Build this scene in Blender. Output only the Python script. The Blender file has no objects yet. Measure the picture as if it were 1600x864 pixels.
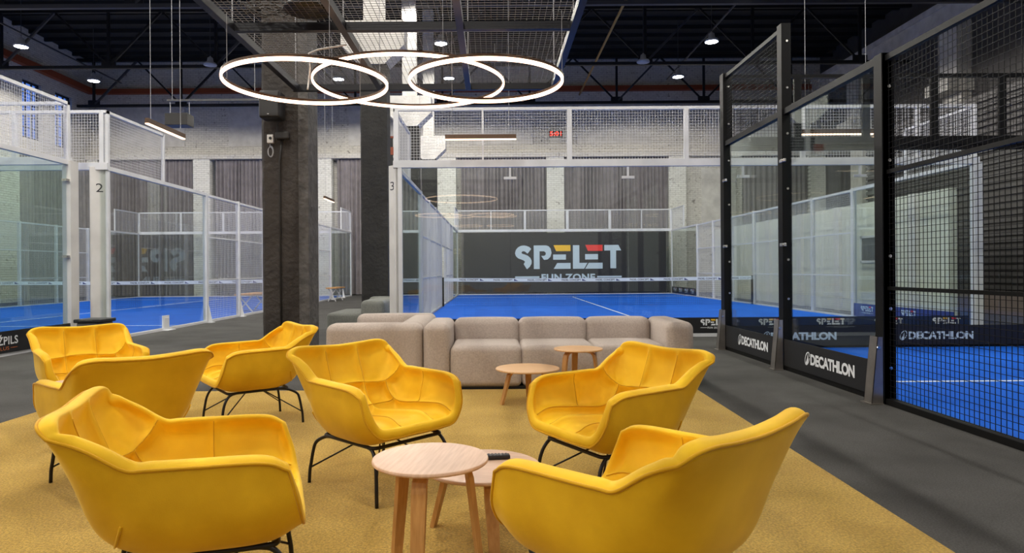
import bpy, math, random
from mathutils import Vector, Matrix
random.seed(7)
S = bpy.context.scene
C = S.collection
PI = math.pi
# ------------------------------------------------------------------ camera
F = 1050.0
cam_d = bpy.data.cameras.new('camera'); cam = bpy.data.objects.new('camera', cam_d); C.objects.link(cam)
cam_d.sensor_width = 36; cam_d.lens = F/1600*36; cam_d.shift_x = 29/1600; cam_d.shift_y = -10/1600
cam_d.clip_start = 0.05; cam_d.clip_end = 200
cam.location = (0, 0, 1.18)
cam.rotation_euler = (PI/2, 0, 0)
cam.rotation_euler = (Matrix.Rotation(math.radians(90), 3, 'X') @ Matrix.Rotation(math.radians(-0.40), 3, 'Z')).to_euler()
S.camera = cam
# ------------------------------------------------------------------ world (dusk outside the windows)
W = bpy.data.worlds.new('world'); S.world = W; W.use_nodes = True
W.node_tree.nodes['Background'].inputs[0].default_value = (0.10, 0.26, 0.85, 1)
W.node_tree.nodes['Background'].inputs[1].default_value = 0.9
S.view_settings.view_transform = 'Standard'; S.view_settings.look = 'None'
S.view_settings.exposure = 0.22; S.view_settings.gamma = 1
S.cycles.transparent_max_bounces = 40
S.cycles.max_bounces = 8; S.cycles.diffuse_bounces = 4; S.cycles.glossy_bounces = 3
# light powers
HIGHBAY_W = 620.0
RING_E = 5.0
LINEAR_E = 3.2
# ------------------------------------------------------------------ helpers
class MB:
    def __init__(s): s.v = []; s.f = []; s.m = []
    def add(s, vs, fs, mi=0):
        o = len(s.v); s.v += [tuple(v) for v in vs]
        for f in fs: s.f.append(tuple(i+o for i in f)); s.m.append(mi)
    def box(s, x0, x1, y0, y1, z0, z1, mi=0):
        s.add([(x0,y0,z0),(x1,y0,z0),(x1,y1,z0),(x0,y1,z0),(x0,y0,z1),(x1,y0,z1),(x1,y1,z1),(x0,y1,z1)],
              [(0,3,2,1),(4,5,6,7),(0,1,5,4),(1,2,6,5),(2,3,7,6),(3,0,4,7)], mi)
        return s
    def quad(s, a, b, c, d, mi=0): s.add([a,b,c,d], [(0,1,2,3)], mi); return s
    def tube(s, pts, r, n=6, caps=True, closed=False, mi=0, scale=None):
        P = [Vector(p) for p in pts]; N = len(P); rings = []
        up = None
        for i in range(N):
            if closed: t = (P[(i+1) % N]-P[i-1]).normalized()
            else: t = (P[min(i+1,N-1)]-P[max(i-1,0)]).normalized()
            if up is None:
                up = Vector((0,0,1)) if abs(t.z) < .9 else Vector((0,1,0))
            a = t.cross(up)
            if a.length < 1e-6: a = t.orthogonal()
            a.normalize(); b = a.cross(t).normalized(); up = b
            rr = r if scale is None else r*scale[i]
            rings.append([P[i] + a*(rr*math.cos(2*PI*k/n+PI/n)) + b*(rr*math.sin(2*PI*k/n+PI/n)) for k in range(n)])
        vs = [v for R in rings for v in R]; fs = []
        for i in range(N if closed else N-1):
            j = (i+1) % N
            for k in range(n):
                l = (k+1) % n
                fs.append((i*n+k, j*n+k, j*n+l, i*n+l))
        if caps and not closed:
            fs.append(tuple(range(n))); fs.append(tuple((N-1)*n+k for k in reversed(range(n))))
        s.add(vs, fs, mi); return s
    def lathe(s, prof, c=(0,0,0), n=24, mi=0, axis='z'):
        vs = []; fs = []
        for (r, z) in prof:
            for k in range(n):
                a = 2*PI*k/n
                p = (r*math.cos(a), r*math.sin(a), z)
                if axis == 'y': p = (p[0], p[2], p[1])
                if axis == 'x': p = (p[2], p[0], p[1])
                vs.append((c[0]+p[0], c[1]+p[1], c[2]+p[2]))
        for i in range(len(prof)-1):
            for k in range(n):
                l = (k+1) % n
                fs.append((i*n+k, i*n+l, (i+1)*n+l, (i+1)*n+k))
        fs.append(tuple(reversed(range(n)))); fs.append(tuple((len(prof)-1)*n+k for k in range(n)))
        s.add(vs, fs, mi); return s
    def rbox(s, x0, x1, y0, y1, z0, z1, r, puff=0.0, n=4, m=6, mi=0):
        hx, hy, hz = (x1-x0)/2, (y1-y0)/2, (z1-z0)/2; c = Vector(((x0+x1)/2, (y0+y1)/2, (z0+z1)/2))
        r = min(r, hx, hy, hz)*0.999
        def coords(h):
            a = []
            for i in range(n): a.append(-h + r*(1-math.cos(i/n*PI/2)) if False else -h + r*i/n)
            for i in range(m+1): a.append(-(h-r) + 2*(h-r)*i/m)
            for i in range(1, n+1): a.append((h-r) + r*i/n)
            return a
        cx, cy, cz = coords(hx), coords(hy), coords(hz)
        H = (hx, hy, hz)
        def proj(p):
            inn = Vector([max(-(H[i]-r), min(H[i]-r, p[i])) for i in range(3)])
            d = Vector(p)-inn
            # map cube corner to sphere
            q = Vector([math.tan(max(-1, min(1, d[i]/r))*PI/4) for i in range(3)])
            if q.length > 1e-9: q = q.normalized()*r
            o = inn+q
            if puff:
                a = [1-(abs(o[i])/H[i])**2 if abs(o[i]) < H[i] else 0 for i in range(3)]
                for i in range(3):
                    j, k = (i+1) % 3, (i+2) % 3
                    w = max(0, a[j])*max(0, a[k])
                    if abs(o[i]) > H[i]-r*1.01: o[i] += math.copysign(puff*w*abs(q[i]/r if r else 0), o[i])
            return c+o
        for ax in range(3):
            A = [cx, cy, cz]; j, k = (ax+1) % 3, (ax+2) % 3
            for sg in (-1, 1):
                vs = []; fs = []
                for a in A[j]:
                    for b in A[k]:
                        p = [0,0,0]; p[ax] = sg*H[ax]; p[j] = a; p[k] = b
                        vs.append(proj(p))
                nk = len(A[k])
                for ia in range(len(A[j])-1):
                    for ib in range(nk-1):
                        q = (ia*nk+ib, (ia+1)*nk+ib, (ia+1)*nk+ib+1, ia*nk+ib+1)
                        fs.append(q if sg > 0 else tuple(reversed(q)))
                s.add(vs, fs, mi)
        return s
def mkmesh(name, mb, mats, smooth=False, off=None, merge=False):
    me = bpy.data.meshes.new(name)
    vs = mb.v if off is None else [(v[0]-off[0], v[1]-off[1], v[2]-off[2]) for v in mb.v]
    me.from_pydata(vs, [], mb.f)
    if not isinstance(mats, (list, tuple)): mats = [mats]
    for m in mats: me.materials.append(m)
    if len(mats) > 1: me.polygons.foreach_set('material_index', mb.m)
    if merge:
        import bmesh
        bm = bmesh.new(); bm.from_mesh(me); bmesh.ops.remove_doubles(bm, verts=bm.verts, dist=1e-4)
        bmesh.ops.recalc_face_normals(bm, faces=bm.faces); bm.to_mesh(me); bm.free()
    if smooth: me.polygons.foreach_set('use_smooth', [True]*len(me.polygons))
    me.update()
    return me
def rootloc(p):
    o = Vector((0,0,0))
    while p is not None: o += p.location; p = p.parent
    return o
def obj(name, mb, mats, parent=None, smooth=False, merge=False, stuff=False, label=None, local=False):
    off = None if (parent is None or local) else rootloc(parent)
    me = mkmesh(name, mb, mats, smooth, off, merge)
    o = bpy.data.objects.new(name, me); C.objects.link(o)
    if parent is not None: o.parent = parent
    if stuff: o['kind'] = 'stuff'
    if label: o['label'] = label
    return o
def inst(name, me, loc, parent=None, rz=0.0, stuff=False, rot=None):
    o = bpy.data.objects.new(name, me); C.objects.link(o)
    if parent is not None: o.parent = parent; loc = Vector(loc)-rootloc(parent)
    o.location = loc; o.rotation_euler = rot if rot else (0,0,rz)
    if stuff: o['kind'] = 'stuff'
    return o
def tag(o, label, cat, group=None):
    o['label'] = label; o['category'] = cat
    if group: o['group'] = group
    return o
def thing(name, label, cat, loc=(0,0,0), rz=0.0, group=None):
    o = bpy.data.objects.new(name, None); C.objects.link(o); o.empty_display_size = .1
    o.location = loc; o.rotation_euler = (0,0,rz); tag(o, label, cat, group); return o
def struct(name, mb, mats, smooth=False, parent=None, label=None):
    o = obj(name, mb, mats, parent, smooth)
    o['kind'] = 'structure'
    if label: o['label'] = label
    return o
def dup(o, loc=None, rz=None, label=None, group=None, parent=None):
    c = o.copy(); C.objects.link(c)
    if parent is not None: c.parent = parent
    if loc is not None: c.location = loc
    if rz is not None: c.rotation_euler = (0,0,rz)
    if label: c['label'] = label
    if group: c['group'] = group
    for ch in list(o.children): dup(ch, parent=c)
    return c
# ------------------------------------------------------------------ materials
def mat(name, col, rough=0.5, metal=0.0, spec=0.5, sheen=0.0, emit=None, es=0.0, sheen_tint=None):
    m = bpy.data.materials.new(name); m.use_nodes = True
    b = m.node_tree.nodes['Principled BSDF']
    b.inputs['Base Color'].default_value = (*col, 1); b.inputs['Roughness'].default_value = rough
    b.inputs['Metallic'].default_value = metal; b.inputs['Specular IOR Level'].default_value = spec
    if sheen:
        b.inputs['Sheen Weight'].default_value = sheen; b.inputs['Sheen Roughness'].default_value = 0.35
        if sheen_tint: b.inputs['Sheen Tint'].default_value = (*sheen_tint, 1)
    if emit: b.inputs['Emission Color'].default_value = (*emit, 1); b.inputs['Emission Strength'].default_value = es
    return m
def nodes(m): return m.node_tree.nodes, m.node_tree.links, m.node_tree.nodes['Principled BSDF']
def vary(m, col1, col2, scale=5.0, detail=4.0, lo=0.35, hi=0.65, bump=0.0, bscale=200.0, bdist=0.002, stretch=None, extra=None):
    """procedural colour variation + fine bump (object coordinates)"""
    n, l, b = nodes(m)
    tc = n.new('ShaderNodeTexCoord'); mp = n.new('ShaderNodeMapping')
    if stretch: mp.inputs['Scale'].default_value = stretch
    l.new(tc.outputs['Object'], mp.inputs['Vector'])
    nz = n.new('ShaderNodeTexNoise'); nz.inputs['Scale'].default_value = scale; nz.inputs['Detail'].default_value = detail
    l.new(mp.outputs[0], nz.inputs['Vector'])
    cr = n.new('ShaderNodeValToRGB'); cr.color_ramp.elements[0].position = lo; cr.color_ramp.elements[1].position = hi
    cr.color_ramp.elements[0].color = (*col1, 1); cr.color_ramp.elements[1].color = (*col2, 1)
    l.new(nz.outputs['Fac'], cr.inputs['Fac'])
    out = cr.outputs['Color']
    if extra:   # (scale, darkest factor, lo, hi): fine speckle multiplied on top
        n2 = n.new('ShaderNodeTexNoise'); n2.inputs['Scale'].default_value = extra[0]; n2.inputs['Detail'].default_value = 2
        l.new(mp.outputs[0], n2.inputs['Vector'])
        c2 = n.new('ShaderNodeValToRGB'); c2.color_ramp.elements[0].position = extra[2]; c2.color_ramp.elements[1].position = extra[3]
        c2.color_ramp.elements[0].color = (extra[1],)*3+(1,); c2.color_ramp.elements[1].color = (1,1,1,1)
        l.new(n2.outputs['Fac'], c2.inputs['Fac'])
        mx = n.new('ShaderNodeMix'); mx.data_type = 'RGBA'; mx.blend_type = 'MULTIPLY'; mx.inputs[0].default_value = 1
        l.new(out, mx.inputs[6]); l.new(c2.outputs['Color'], mx.inputs[7]); out = mx.outputs[2]
    l.new(out, b.inputs['Base Color'])
    if bump:
        n3 = n.new('ShaderNodeTexNoise'); n3.inputs['Scale'].default_value = bscale; n3.inputs['Detail'].default_value = 3
        l.new(mp.outputs[0], n3.inputs['Vector'])
        bp = n.new('ShaderNodeBump'); bp.inputs['Strength'].default_value = bump; bp.inputs['Distance'].default_value = bdist
        l.new(n3.outputs['Fac'], bp.inputs['Height']); l.new(bp.outputs[0], b.inputs['Normal'])
    return m
M = {}
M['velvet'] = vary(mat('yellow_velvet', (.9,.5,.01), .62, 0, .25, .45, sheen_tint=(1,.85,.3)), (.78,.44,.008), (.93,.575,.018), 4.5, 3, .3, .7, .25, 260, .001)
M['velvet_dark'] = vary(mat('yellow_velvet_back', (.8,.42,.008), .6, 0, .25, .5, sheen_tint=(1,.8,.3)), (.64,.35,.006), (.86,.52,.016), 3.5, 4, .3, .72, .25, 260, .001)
M['piping'] = mat('yellow_piping', (.62,.32,.006), .7, 0, .2, .2)
M['black_tube'] = mat('black_leg_metal', (.012,.010,.010), .38, .3)
M['rug'] = vary(mat('mustard_carpet', (.5,.3,.05), .95, 0, .1, .15), (.58,.36,.075), (.72,.47,.110), 2.2, 5, .3, .7, 1, 150, .012, extra=(90, .55, .3, .66))
M['floor'] = vary(mat('grey_floor', (.1,.1,.1), .85, 0, .25), (.070,.067,.063), (.108,.104,.099), 1.6, 6, .3, .7, 1, 160, .008, extra=(110, .6, .3, .66))
M['sofa'] = vary(mat('beige_wool', (.4,.33,.28), .95, 0, .1, .2), (.49,.415,.365), (.61,.525,.465), 60, 4, .3, .7, .6, 500, .003, extra=(420, .62, .3, .62))
M['sofa_dark'] = vary(mat('green_grey_wool', (.2,.2,.18), .95, 0, .1, .2), (.20,.205,.185), (.28,.285,.26), 60, 4, .3, .7, .6, 500, .003, extra=(420, .62, .3, .62))
M['wood_top'] = vary(mat('oak_top', (.7,.45,.3), .42, 0, .4), (.58,.37,.245), (.70,.475,.335), 6, 5, .3, .7, .1, 90, .001, stretch=(1.2, 14, 1))
M['wood_top_warm'] = vary(mat('oak_top_warm', (.7,.45,.3), .42, 0, .4), (.62,.36,.165), (.74,.46,.235), 6, 5, .3, .7, .1, 90, .001, stretch=(1.2, 14, 1))
M['wood_leg'] = vary(mat('oak_leg', (.5,.25,.1), .42, 0, .4), (.48,.23,.065), (.60,.32,.105), 6, 5, .3, .7, .1, 90, .001, stretch=(14, 14, 1.2))
M['white_metal'] = vary(mat('white_painted_steel', (.62,.62,.64), .38), (.60,.61,.63), (.70,.70,.72), 3, 3, .3, .7)
M['white_plate'] = vary(mat('warm_white_plate', (.62,.6,.58), .45), (.56,.54,.52), (.68,.66,.63), 2, 4, .3, .7)
M['white_wire'] = mat('white_wire', (.72,.72,.73), .45)
M['black_metal'] = mat('black_painted_steel', (.007,.007,.007), .45, 0, .12)
M['black_wire'] = mat('black_wire', (.008,.008,.008), .5, 0, .12)
M['steel'] = vary(mat('stainless_bracket', (.42,.38,.34), .32, .9), (.34,.31,.28), (.50,.46,.42), 5, 3, .3, .7)
M['chrome'] = mat('chrome', (.7,.68,.64), .2, 1)
M['blue'] = vary(mat('blue_turf', (0,.12,.7), .8, 0, .2), (.0005,.098,.58), (.001,.125,.68), 1.3, 5, .3, .7, .5, 300, .003, extra=(120, .82, .3, .6))
M['line'] = mat('court_line_white', (.7,.75,.8), .7)
M['banner'] = mat('black_banner', (.010,.010,.012), .45)
M['print_white'] = mat('print_white', (.72,.74,.76), .6)
M['print_pale'] = mat('print_pale_blue', (.50,.62,.68), .55)
M['print_yellow'] = mat('print_yellow', (.85,.50,.02), .55)
M['print_red'] = mat('print_red', (.80,.04,.03), .55)
M['print_orange'] = mat('print_brown_orange', (.55,.16,.05), .55)
M['print_dark'] = mat('print_dark', (.02,.02,.025), .55)
M['print_navy'] = mat('print_navy', (.02,.03,.15), .55)
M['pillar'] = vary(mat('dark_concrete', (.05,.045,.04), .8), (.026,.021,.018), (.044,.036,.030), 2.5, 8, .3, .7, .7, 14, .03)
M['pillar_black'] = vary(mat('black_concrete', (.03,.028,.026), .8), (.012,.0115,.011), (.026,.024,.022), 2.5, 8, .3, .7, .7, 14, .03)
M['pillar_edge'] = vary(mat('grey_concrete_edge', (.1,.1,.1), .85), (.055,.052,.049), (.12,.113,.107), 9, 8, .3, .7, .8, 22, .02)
M['plaster'] = vary(mat('white_plaster', (.6,.58,.55), .85), (.50,.48,.45), (.66,.64,.60), 3, 6, .3, .7, .4, 18, .02)
M['curtain'] = vary(mat('grey_curtain', (.15,.14,.15), .9, 0, .1, .3), (.20,.182,.188), (.26,.238,.244), 3, 3, .3, .7)
M['ceiling'] = vary(mat('dark_roof_deck', (.012,.012,.014), .8), (.004,.0045,.005), (.009,.0095,.010), .6, 3, .3, .7)
M['truss'] = mat('dark_truss_steel', (.012,.013,.015), .5, .3)
M['truss_grey'] = mat('grey_truss_steel', (.06,.06,.065), .5, .3)
M['orange'] = mat('orange_pipe', (.26,.05,.014), .6)
M['yellow_pipe'] = mat('ochre_pipe', (.42,.24,.06), .5)
M['lamp_black'] = mat('lamp_housing_black', (.015,.013,.012), .4)
M['lamp_white'] = mat('lamp_housing_white', (.45,.46,.48), .45)
M['lamp_brown'] = mat('ring_housing_bronze', (.10,.055,.03), .4, .4)
M['plastic_black'] = mat('black_plastic', (.012,.012,.013), .45)
M['plastic_grey'] = mat('grey_plastic', (.12,.12,.125), .5)
M['plastic_white'] = mat('white_plastic', (.66,.64,.60), .45)
M['cable'] = mat('cable_grey', (.35,.35,.36), .5)
M['cable_black'] = mat('cable_black', (.02,.018,.016), .6)
M['platform'] = mat('platform_frame_steel', (.014,.014,.017), .4, .3)
M['platform_wire'] = mat('galvanised_wire', (.16,.15,.145), .5, .3)
M['partition'] = vary(mat('pale_partition', (.5,.53,.5), .7), (.56,.57,.50), (.66,.66,.58), .8, 3, .3, .7)
M['siding'] = vary(mat('dark_siding', (.06,.055,.055), .55), (.050,.046,.046), (.075,.070,.070), 2, 3, .3, .7)
M['brown_base'] = vary(mat('taupe_panel', (.2,.16,.14), .6), (.19,.15,.13), (.25,.20,.18), 2, 3, .3, .7)
def emis(name, col, st, sample=True):
    m = bpy.data.materials.new(name); m.use_nodes = True; n = m.node_tree.nodes; n.clear()
    e = n.new('ShaderNodeEmission'); e.inputs[0].default_value = (*col,1); e.inputs[1].default_value = st
    o = n.new('ShaderNodeOutputMaterial'); m.node_tree.links.new(e.outputs[0], o.inputs[0])
    if not sample: m.cycles.emission_sampling = 'NONE'
    return m
M['ring_glow'] = emis('ring_diffuser', (1, .62, .42), RING_E)
M['linear_glow'] = emis('linear_diffuser', (1, .66, .46), LINEAR_E)
M['bay_glow'] = emis('highbay_lens', (.95, .98, 1), 30, False)
M['red_led'] = emis('red_led', (1, .05, .03), 2.2, False)
def glass(name, tint, ior=1.45, rough=0.0):
    m = bpy.data.materials.new(name); m.use_nodes = True; n = m.node_tree.nodes; l = m.node_tree.links; n.clear()
    t = n.new('ShaderNodeBsdfTransparent'); t.inputs[0].default_value = (*tint,1)
    g = n.new('ShaderNodeBsdfGlossy'); g.inputs['Roughness'].default_value = rough; g.inputs['Color'].default_value = (.9,1,.97,1)
    fr = n.new('ShaderNodeFresnel'); ge = n.new('ShaderNodeNewGeometry'); mr = n.new('ShaderNodeMapRange')
    # the pane does not bend light, so its back face must reflect like its front face
    mr.inputs['To Min'].default_value = ior; mr.inputs['To Max'].default_value = 1/ior
    l.new(ge.outputs['Backfacing'], mr.inputs['Value']); l.new(mr.outputs[0], fr.inputs[0])
    mx = n.new('ShaderNodeMixShader'); o = n.new('ShaderNodeOutputMaterial')
    l.new(fr.outputs[0], mx.inputs[0]); l.new(t.outputs[0], mx.inputs[1]); l.new(g.outputs[0], mx.inputs[2]); l.new(mx.outputs[0], o.inputs[0])
    return m
M['glass'] = glass('court_glass', (.955,.975,.965))
M['glass_green'] = glass('green_court_glass', (.88,.935,.91))
M['window_glass'] = glass('window_glass', (.95,.97,1))
def brickmat(name, c1, c2, mortar, axis):
    m = mat(name, c1, .8, 0, .3); n, l, b = nodes(m)
    tc = n.new('ShaderNodeTexCoord'); sp = n.new('ShaderNodeSeparateXYZ'); cb = n.new('ShaderNodeCombineXYZ')
    l.new(tc.outputs['Object'], sp.inputs[0]); l.new(sp.outputs['X' if axis == 'x' else 'Y'], cb.inputs[0]); l.new(sp.outputs['Z'], cb.inputs[1])
    br = n.new('ShaderNodeTexBrick'); br.inputs['Scale'].default_value = 1
    br.inputs['Brick Width'].default_value = .26; br.inputs['Row Height'].default_value = .095
    br.inputs['Mortar Size'].default_value = .007; br.inputs['Mortar Smooth'].default_value = .4
    br.inputs['Color1'].default_value = (*c1,1); br.inputs['Color2'].default_value = (*c2,1); br.inputs['Mortar'].default_value = (*mortar,1)
    l.new(cb.outputs[0], br.inputs['Vector'])
    nz = n.new('ShaderNodeTexNoise'); nz.inputs['Scale'].default_value = 5.5; nz.inputs['Detail'].default_value = 8; nz.inputs['Roughness'].default_value = .75
    l.new(tc.outputs['Object'], nz.inputs['Vector'])
    cr = n.new('ShaderNodeValToRGB'); cr.color_ramp.elements[0].position = .33; cr.color_ramp.elements[1].position = .43
    cr.color_ramp.elements[0].color = (.30,.28,.26,1); cr.color_ramp.elements[1].color = (1,1,1,1); l.new(nz.outputs['Fac'], cr.inputs['Fac'])
    mx = n.new('ShaderNodeMix'); mx.data_type = 'RGBA'; mx.blend_type = 'MULTIPLY'; mx.inputs[0].default_value = 1
    l.new(br.outputs['Color'], mx.inputs[6]); l.new(cr.outputs['Color'], mx.inputs[7]); l.new(mx.outputs[2], b.inputs['Base Color'])
    bp = n.new('ShaderNodeBump'); bp.inputs['Strength'].default_value = .8; bp.inputs['Distance'].default_value = .02; bp.invert = True
    l.new(br.outputs['Fac'], bp.inputs['Height']); l.new(bp.outputs[0], b.inputs['Normal'])
    return m
M['brick_x'] = brickmat('painted_brick_back', (.60,.575,.53), (.68,.655,.60), (.36,.34,.31), 'x')
M['brick_y'] = brickmat('painted_brick_side', (.60,.575,.53), (.68,.655,.60), (.36,.34,.31), 'y')
M['brick_pier'] = brickmat('white_brick_pier', (.72,.71,.66), (.80,.79,.74), (.46,.45,.42), 'x')
# ------------------------------------------------------------------ lettering
_texts = {}
def make_texts(specs):
    obs = []
    for key, body, off, sp in specs:
        cu = bpy.data.curves.new('t', 'FONT'); cu.body = body; cu.size = 1; cu.offset = off; cu.space_character = sp; cu.resolution_u = 3
        cu.fill_mode = 'FRONT' if hasattr(cu, 'fill_mode') else cu.fill_mode
        o = bpy.data.objects.new('t', cu); C.objects.link(o); obs.append((key, o))
    dg = bpy.context.evaluated_depsgraph_get(); dg.update()
    for key, o in obs:
        me = o.evaluated_get(dg).to_mesh()
        vs = [(v.co.x, v.co.y) for v in me.vertices]; fs = [tuple(p.vertices) for p in me.polygons]
        x0 = min(v[0] for v in vs); x1 = max(v[0] for v in vs); y0 = min(v[1] for v in vs); y1 = max(v[1] for v in vs)
        _texts[key] = ([((a-x0)/(x1-x0), (b-y0)/(y1-y0)) for a, b in vs], fs, (x1-x0)/(y1-y0))
        o.evaluated_get(dg).to_mesh_clear(); cu = o.data
        bpy.data.objects.remove(o); bpy.data.curves.remove(cu)
make_texts([('DEC','DECATHLON',.045,.93), ('FUN','FUN ZONE',.035,1.08), ('PC','PADEL CONCEPT',.02,.95), ('2','2',0,1), ('3','3',0,1),
            ('MEZ','MEŽPILS',.02,1.05), ('ALUS','ALUS',.0,1.05), ('CLK','5:01',.02,1.0)])
def frame2d(org, u, w=(0,0,1)):
    """maps flat (a, b) metres to the surface point org + a*u + b*w"""
    org, u, w = Vector(org), Vector(u), Vector(w)
    return lambda a, b: org+u*a+w*b
def put_text(mb, key, fr, a0, a1, b0, b1, mi=0):
    vs, fs, _ = _texts[key]
    mb.add([fr(a0+(a1-a0)*x, b0+(b1-b0)*y) for x, y in vs], fs, mi)
LOGO = [('w', [(248,305),(230,287),(205,276),(180,271),(150,274),(120,290),(100,315),(92,345),(100,372),(120,393),(150,405),(175,415),(188,428),(175,450),(205,500),(232,478),(250,448),(252,420),(240,392),(215,370),(185,358),(160,350),(154,338),(165,326),(185,328),(213,350)]),
 ('w', [(272,272),(390,272),(415,280),(435,303),(443,345),(432,382),(405,407),(370,411),(343,372),(372,372),(387,360),(387,342),(372,328),(328,328),(328,498),(272,498)]),
 ('y', [(462,270),(625,270),(625,328),(487,328)]), ('w', [(458,360),(581,360),(581,410),(458,410)]), ('w', [(497,442),(625,442),(625,498),(463,498)]),
 ('w', [(648,272),(710,272),(710,442),(787,442),(755,498),(648,498)]),
 ('r', [(768,270),(933,270),(933,328),(793,328)]), ('w', [(765,358),(889,358),(889,410),(765,410)]), ('w', [(800,442),(933,442),(933,498),(765,498)]),
 ('w', [(950,272),(1085,272),(1112,325),(1063,325),(1063,496),(1007,496),(1007,325),(950,325)])]
def fill_poly(mb, pts3, mi):
    from mathutils.geometry import tessellate_polygon
    fs = tessellate_polygon([[Vector(p) for p in pts3]])
    mb.add(pts3, fs, mi)
def put_logo(mb, fr, a0, width, btop, sub=True):
    """the SPELET / FUN ZONE wordmark, width metres wide, its top at btop; material slots 0 white 1 yellow 2 red"""
    k = width/1020.0
    for c, poly in LOGO:
        pts = [fr(a0+(x-92)*k, btop-(y-271)*k) for x, y in poly]
        fill_poly(mb, pts, {'w':0,'y':1,'r':2}[c])
    if sub:
        put_text(mb, 'FUN', fr, a0+(345-92)*k, a0+(860-92)*k, btop-(612-271)*k, btop-(546-271)*k, 0)
        for x0, x1, mi in ((92,325,0),(880,1115,0)):
            mb.quad(fr(a0+(x0-92)*k, btop-(584-271)*k), fr(a0+(x1-92)*k, btop-(584-271)*k), fr(a0+(x1-92)*k, btop-(568-271)*k), fr(a0+(x0-92)*k, btop-(568-271)*k), mi)
def put_decathlon(mb, fr, a0, a1, b0, b1):
    """slanted ring emblem with a peak, then the wordmark"""
    h = b1-b0; ew = h*.95; n = 28
    cx, cy = a0+ew*.5, (b0+b1)/2
    def el(t, rx, ry): 
        x = rx*math.cos(t); y = ry*math.sin(t); r = math.radians(-28); return (cx+x*math.cos(r)-y*math.sin(r), cy+x*math.sin(r)+y*math.cos(r))
    for i in range(n):
        t0, t1 = 2*PI*i/n, 2*PI*(i+1)/n
        if 0.30 < (t0 % (2*PI)) < 0.55: continue
        p = [el(t0,h*.40,h*.66), el(t1,h*.40,h*.66), el(t1,h*.31,h*.57), el(t0,h*.31,h*.57)]
        mb.quad(*[fr(a,b) for a, b in p])
    pk = [(cx-h*.30, cy-h*.42), (cx-h*.02, cy+h*.02), (cx+h*.14, cy+h*.50), (cx+h*.20, cy-h*.10), (cx+h*.10, cy-h*.42), (cx-h*.05, cy-h*.55), (cx-h*.2, cy-h*.52)]
    fill_poly(mb, [fr(a,b) for a, b in pk], 0)
    put_text(mb, 'DEC', fr, a0+ew*1.12, a1, b0, b1)
# ------------------------------------------------------------------ shell of the hall
XL, XR, YB, YF, ZC = -20.0, 16.4, 33.6, -12.0, 11.7
struct('floor', MB().box(XL-.2, XR+.2, YF-.2, YB+.2, -.1, 0), M['floor'])
# roof deck with purlins
c = MB().box(XL-.2, XR+.2, YF-.2, YB+.2, ZC, ZC+.15)
y = YF
while y < YB:
    c.box(XL, XR, y, y+.10, ZC-.16, ZC); y += 1.0
struct('ceiling', c, M['ceiling'])
struct('wall_back', MB().box(XL-.2, XR+.2, YB, YB+.25, 0, ZC), M['brick_x'])
struct('wall_front', MB().box(XL-.2, XR+.2, YF-.25, YF, 0, ZC), M['brick_x'])
# left wall with tall window openings
wins = [(19.6,20.8),(22.4,23.6),(25.9,27.1),(28.6,29.8),(30.75,31.95)]
zb, zt = 7.0, 9.5
w = MB(); w.box(XL-.3, XL, YF, YB, 0, zb); w.box(XL-.3, XL, YF, YB, zt, ZC)
ys = [YF]+[v for p in wins for v in p]+[YB]
for i in range(0, len(ys), 2): w.box(XL-.3, XL, ys[i], ys[i+1], zb, zt)
struct('wall_left', w, M['brick_y'])
for i, (a, b) in enumerate(wins):
    fr = MB()
    for (p, q, r, s_) in ((a,a+.07,zb,zt),(b-.07,b,zb,zt),(a,b,zb,zb+.08),(a,b,zt-.08,zt)): fr.box(XL-.22, XL-.12, p, q, r, s_)
    wo = struct('window_%d' % (i+1), fr, M['print_dark'])
    for k in (1, 2): obj('mullion', MB().box(XL-.2, XL-.14, a+(b-a)*k/3-.025, a+(b-a)*k/3+.025, zb+.08, zt-.08), M['print_dark'], wo)
    for k in range(1, 5): obj('glazing_bar', MB().box(XL-.195, XL-.145, a+.07, b-.07, zb+(zt-zb)*k/5-.02, zb+(zt-zb)*k/5+.02), M['print_dark'], wo)
    obj('pane', MB().box(XL-.175, XL-.165, a+.07, b-.07, zb+.08, zt-.08), M['window_glass'], wo)
struct('wall_right', MB().box(XR, XR+.25, YF, YB, 0, ZC), M['siding'])
tn = [0]
def trim(mb, m, smooth=False, label=None):
    tn[0] += 1; return struct('trim_%d' % tn[0], mb, m, smooth, label=label)
# brick piers on the back wall, header band, inset bricked-up openings
piers = [(-19.95,-19.4),(-14.72,-13.9),(-8.72,-7.92),(-2.72,-1.80),(2.65,3.50),(8.65,9.50),(15.6,16.35)]
for a, b in piers: trim(MB().box(a, b, 33.0, YB, 0, 6.78), M['brick_pier'], label='whitewashed brick pier on the back wall')
trim(MB().box(XL, XR, 32.95, YB, 6.72, 6.95), M['brick_x'], label='projecting brick band above the curtains')
for i in range(len(piers)-1):
    a = piers[i][1]; b = piers[i+1][0]; mid = (a+b)/2
    wd = min(1.9, (b-a)*.36)
    trim(MB().box(mid-wd, mid+wd, YB-.035, YB, 7.45, 9.6), M['plaster'], label='smooth plastered panel in the upper brick wall')
trim(MB().box(9.5, 12.3, 33.2, YB, 0, 6.72), M['brick_x'], label='plain painted brick bay right of the last curtain')
trim(MB().box(10.3, 12.0, 33.15, 33.2, 3.3, 6.1), M['plaster'], label='bricked-up doorway panel in the right brick bay')
# left wall piers
for a, b in ((26.6,27.7),(20.9,22.0),(14.6,15.7)): trim(MB().box(XL, XL+.5, a, b, 0, 6.6), M['brick_y'], label='whitewashed brick pier on the left wall')
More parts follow.
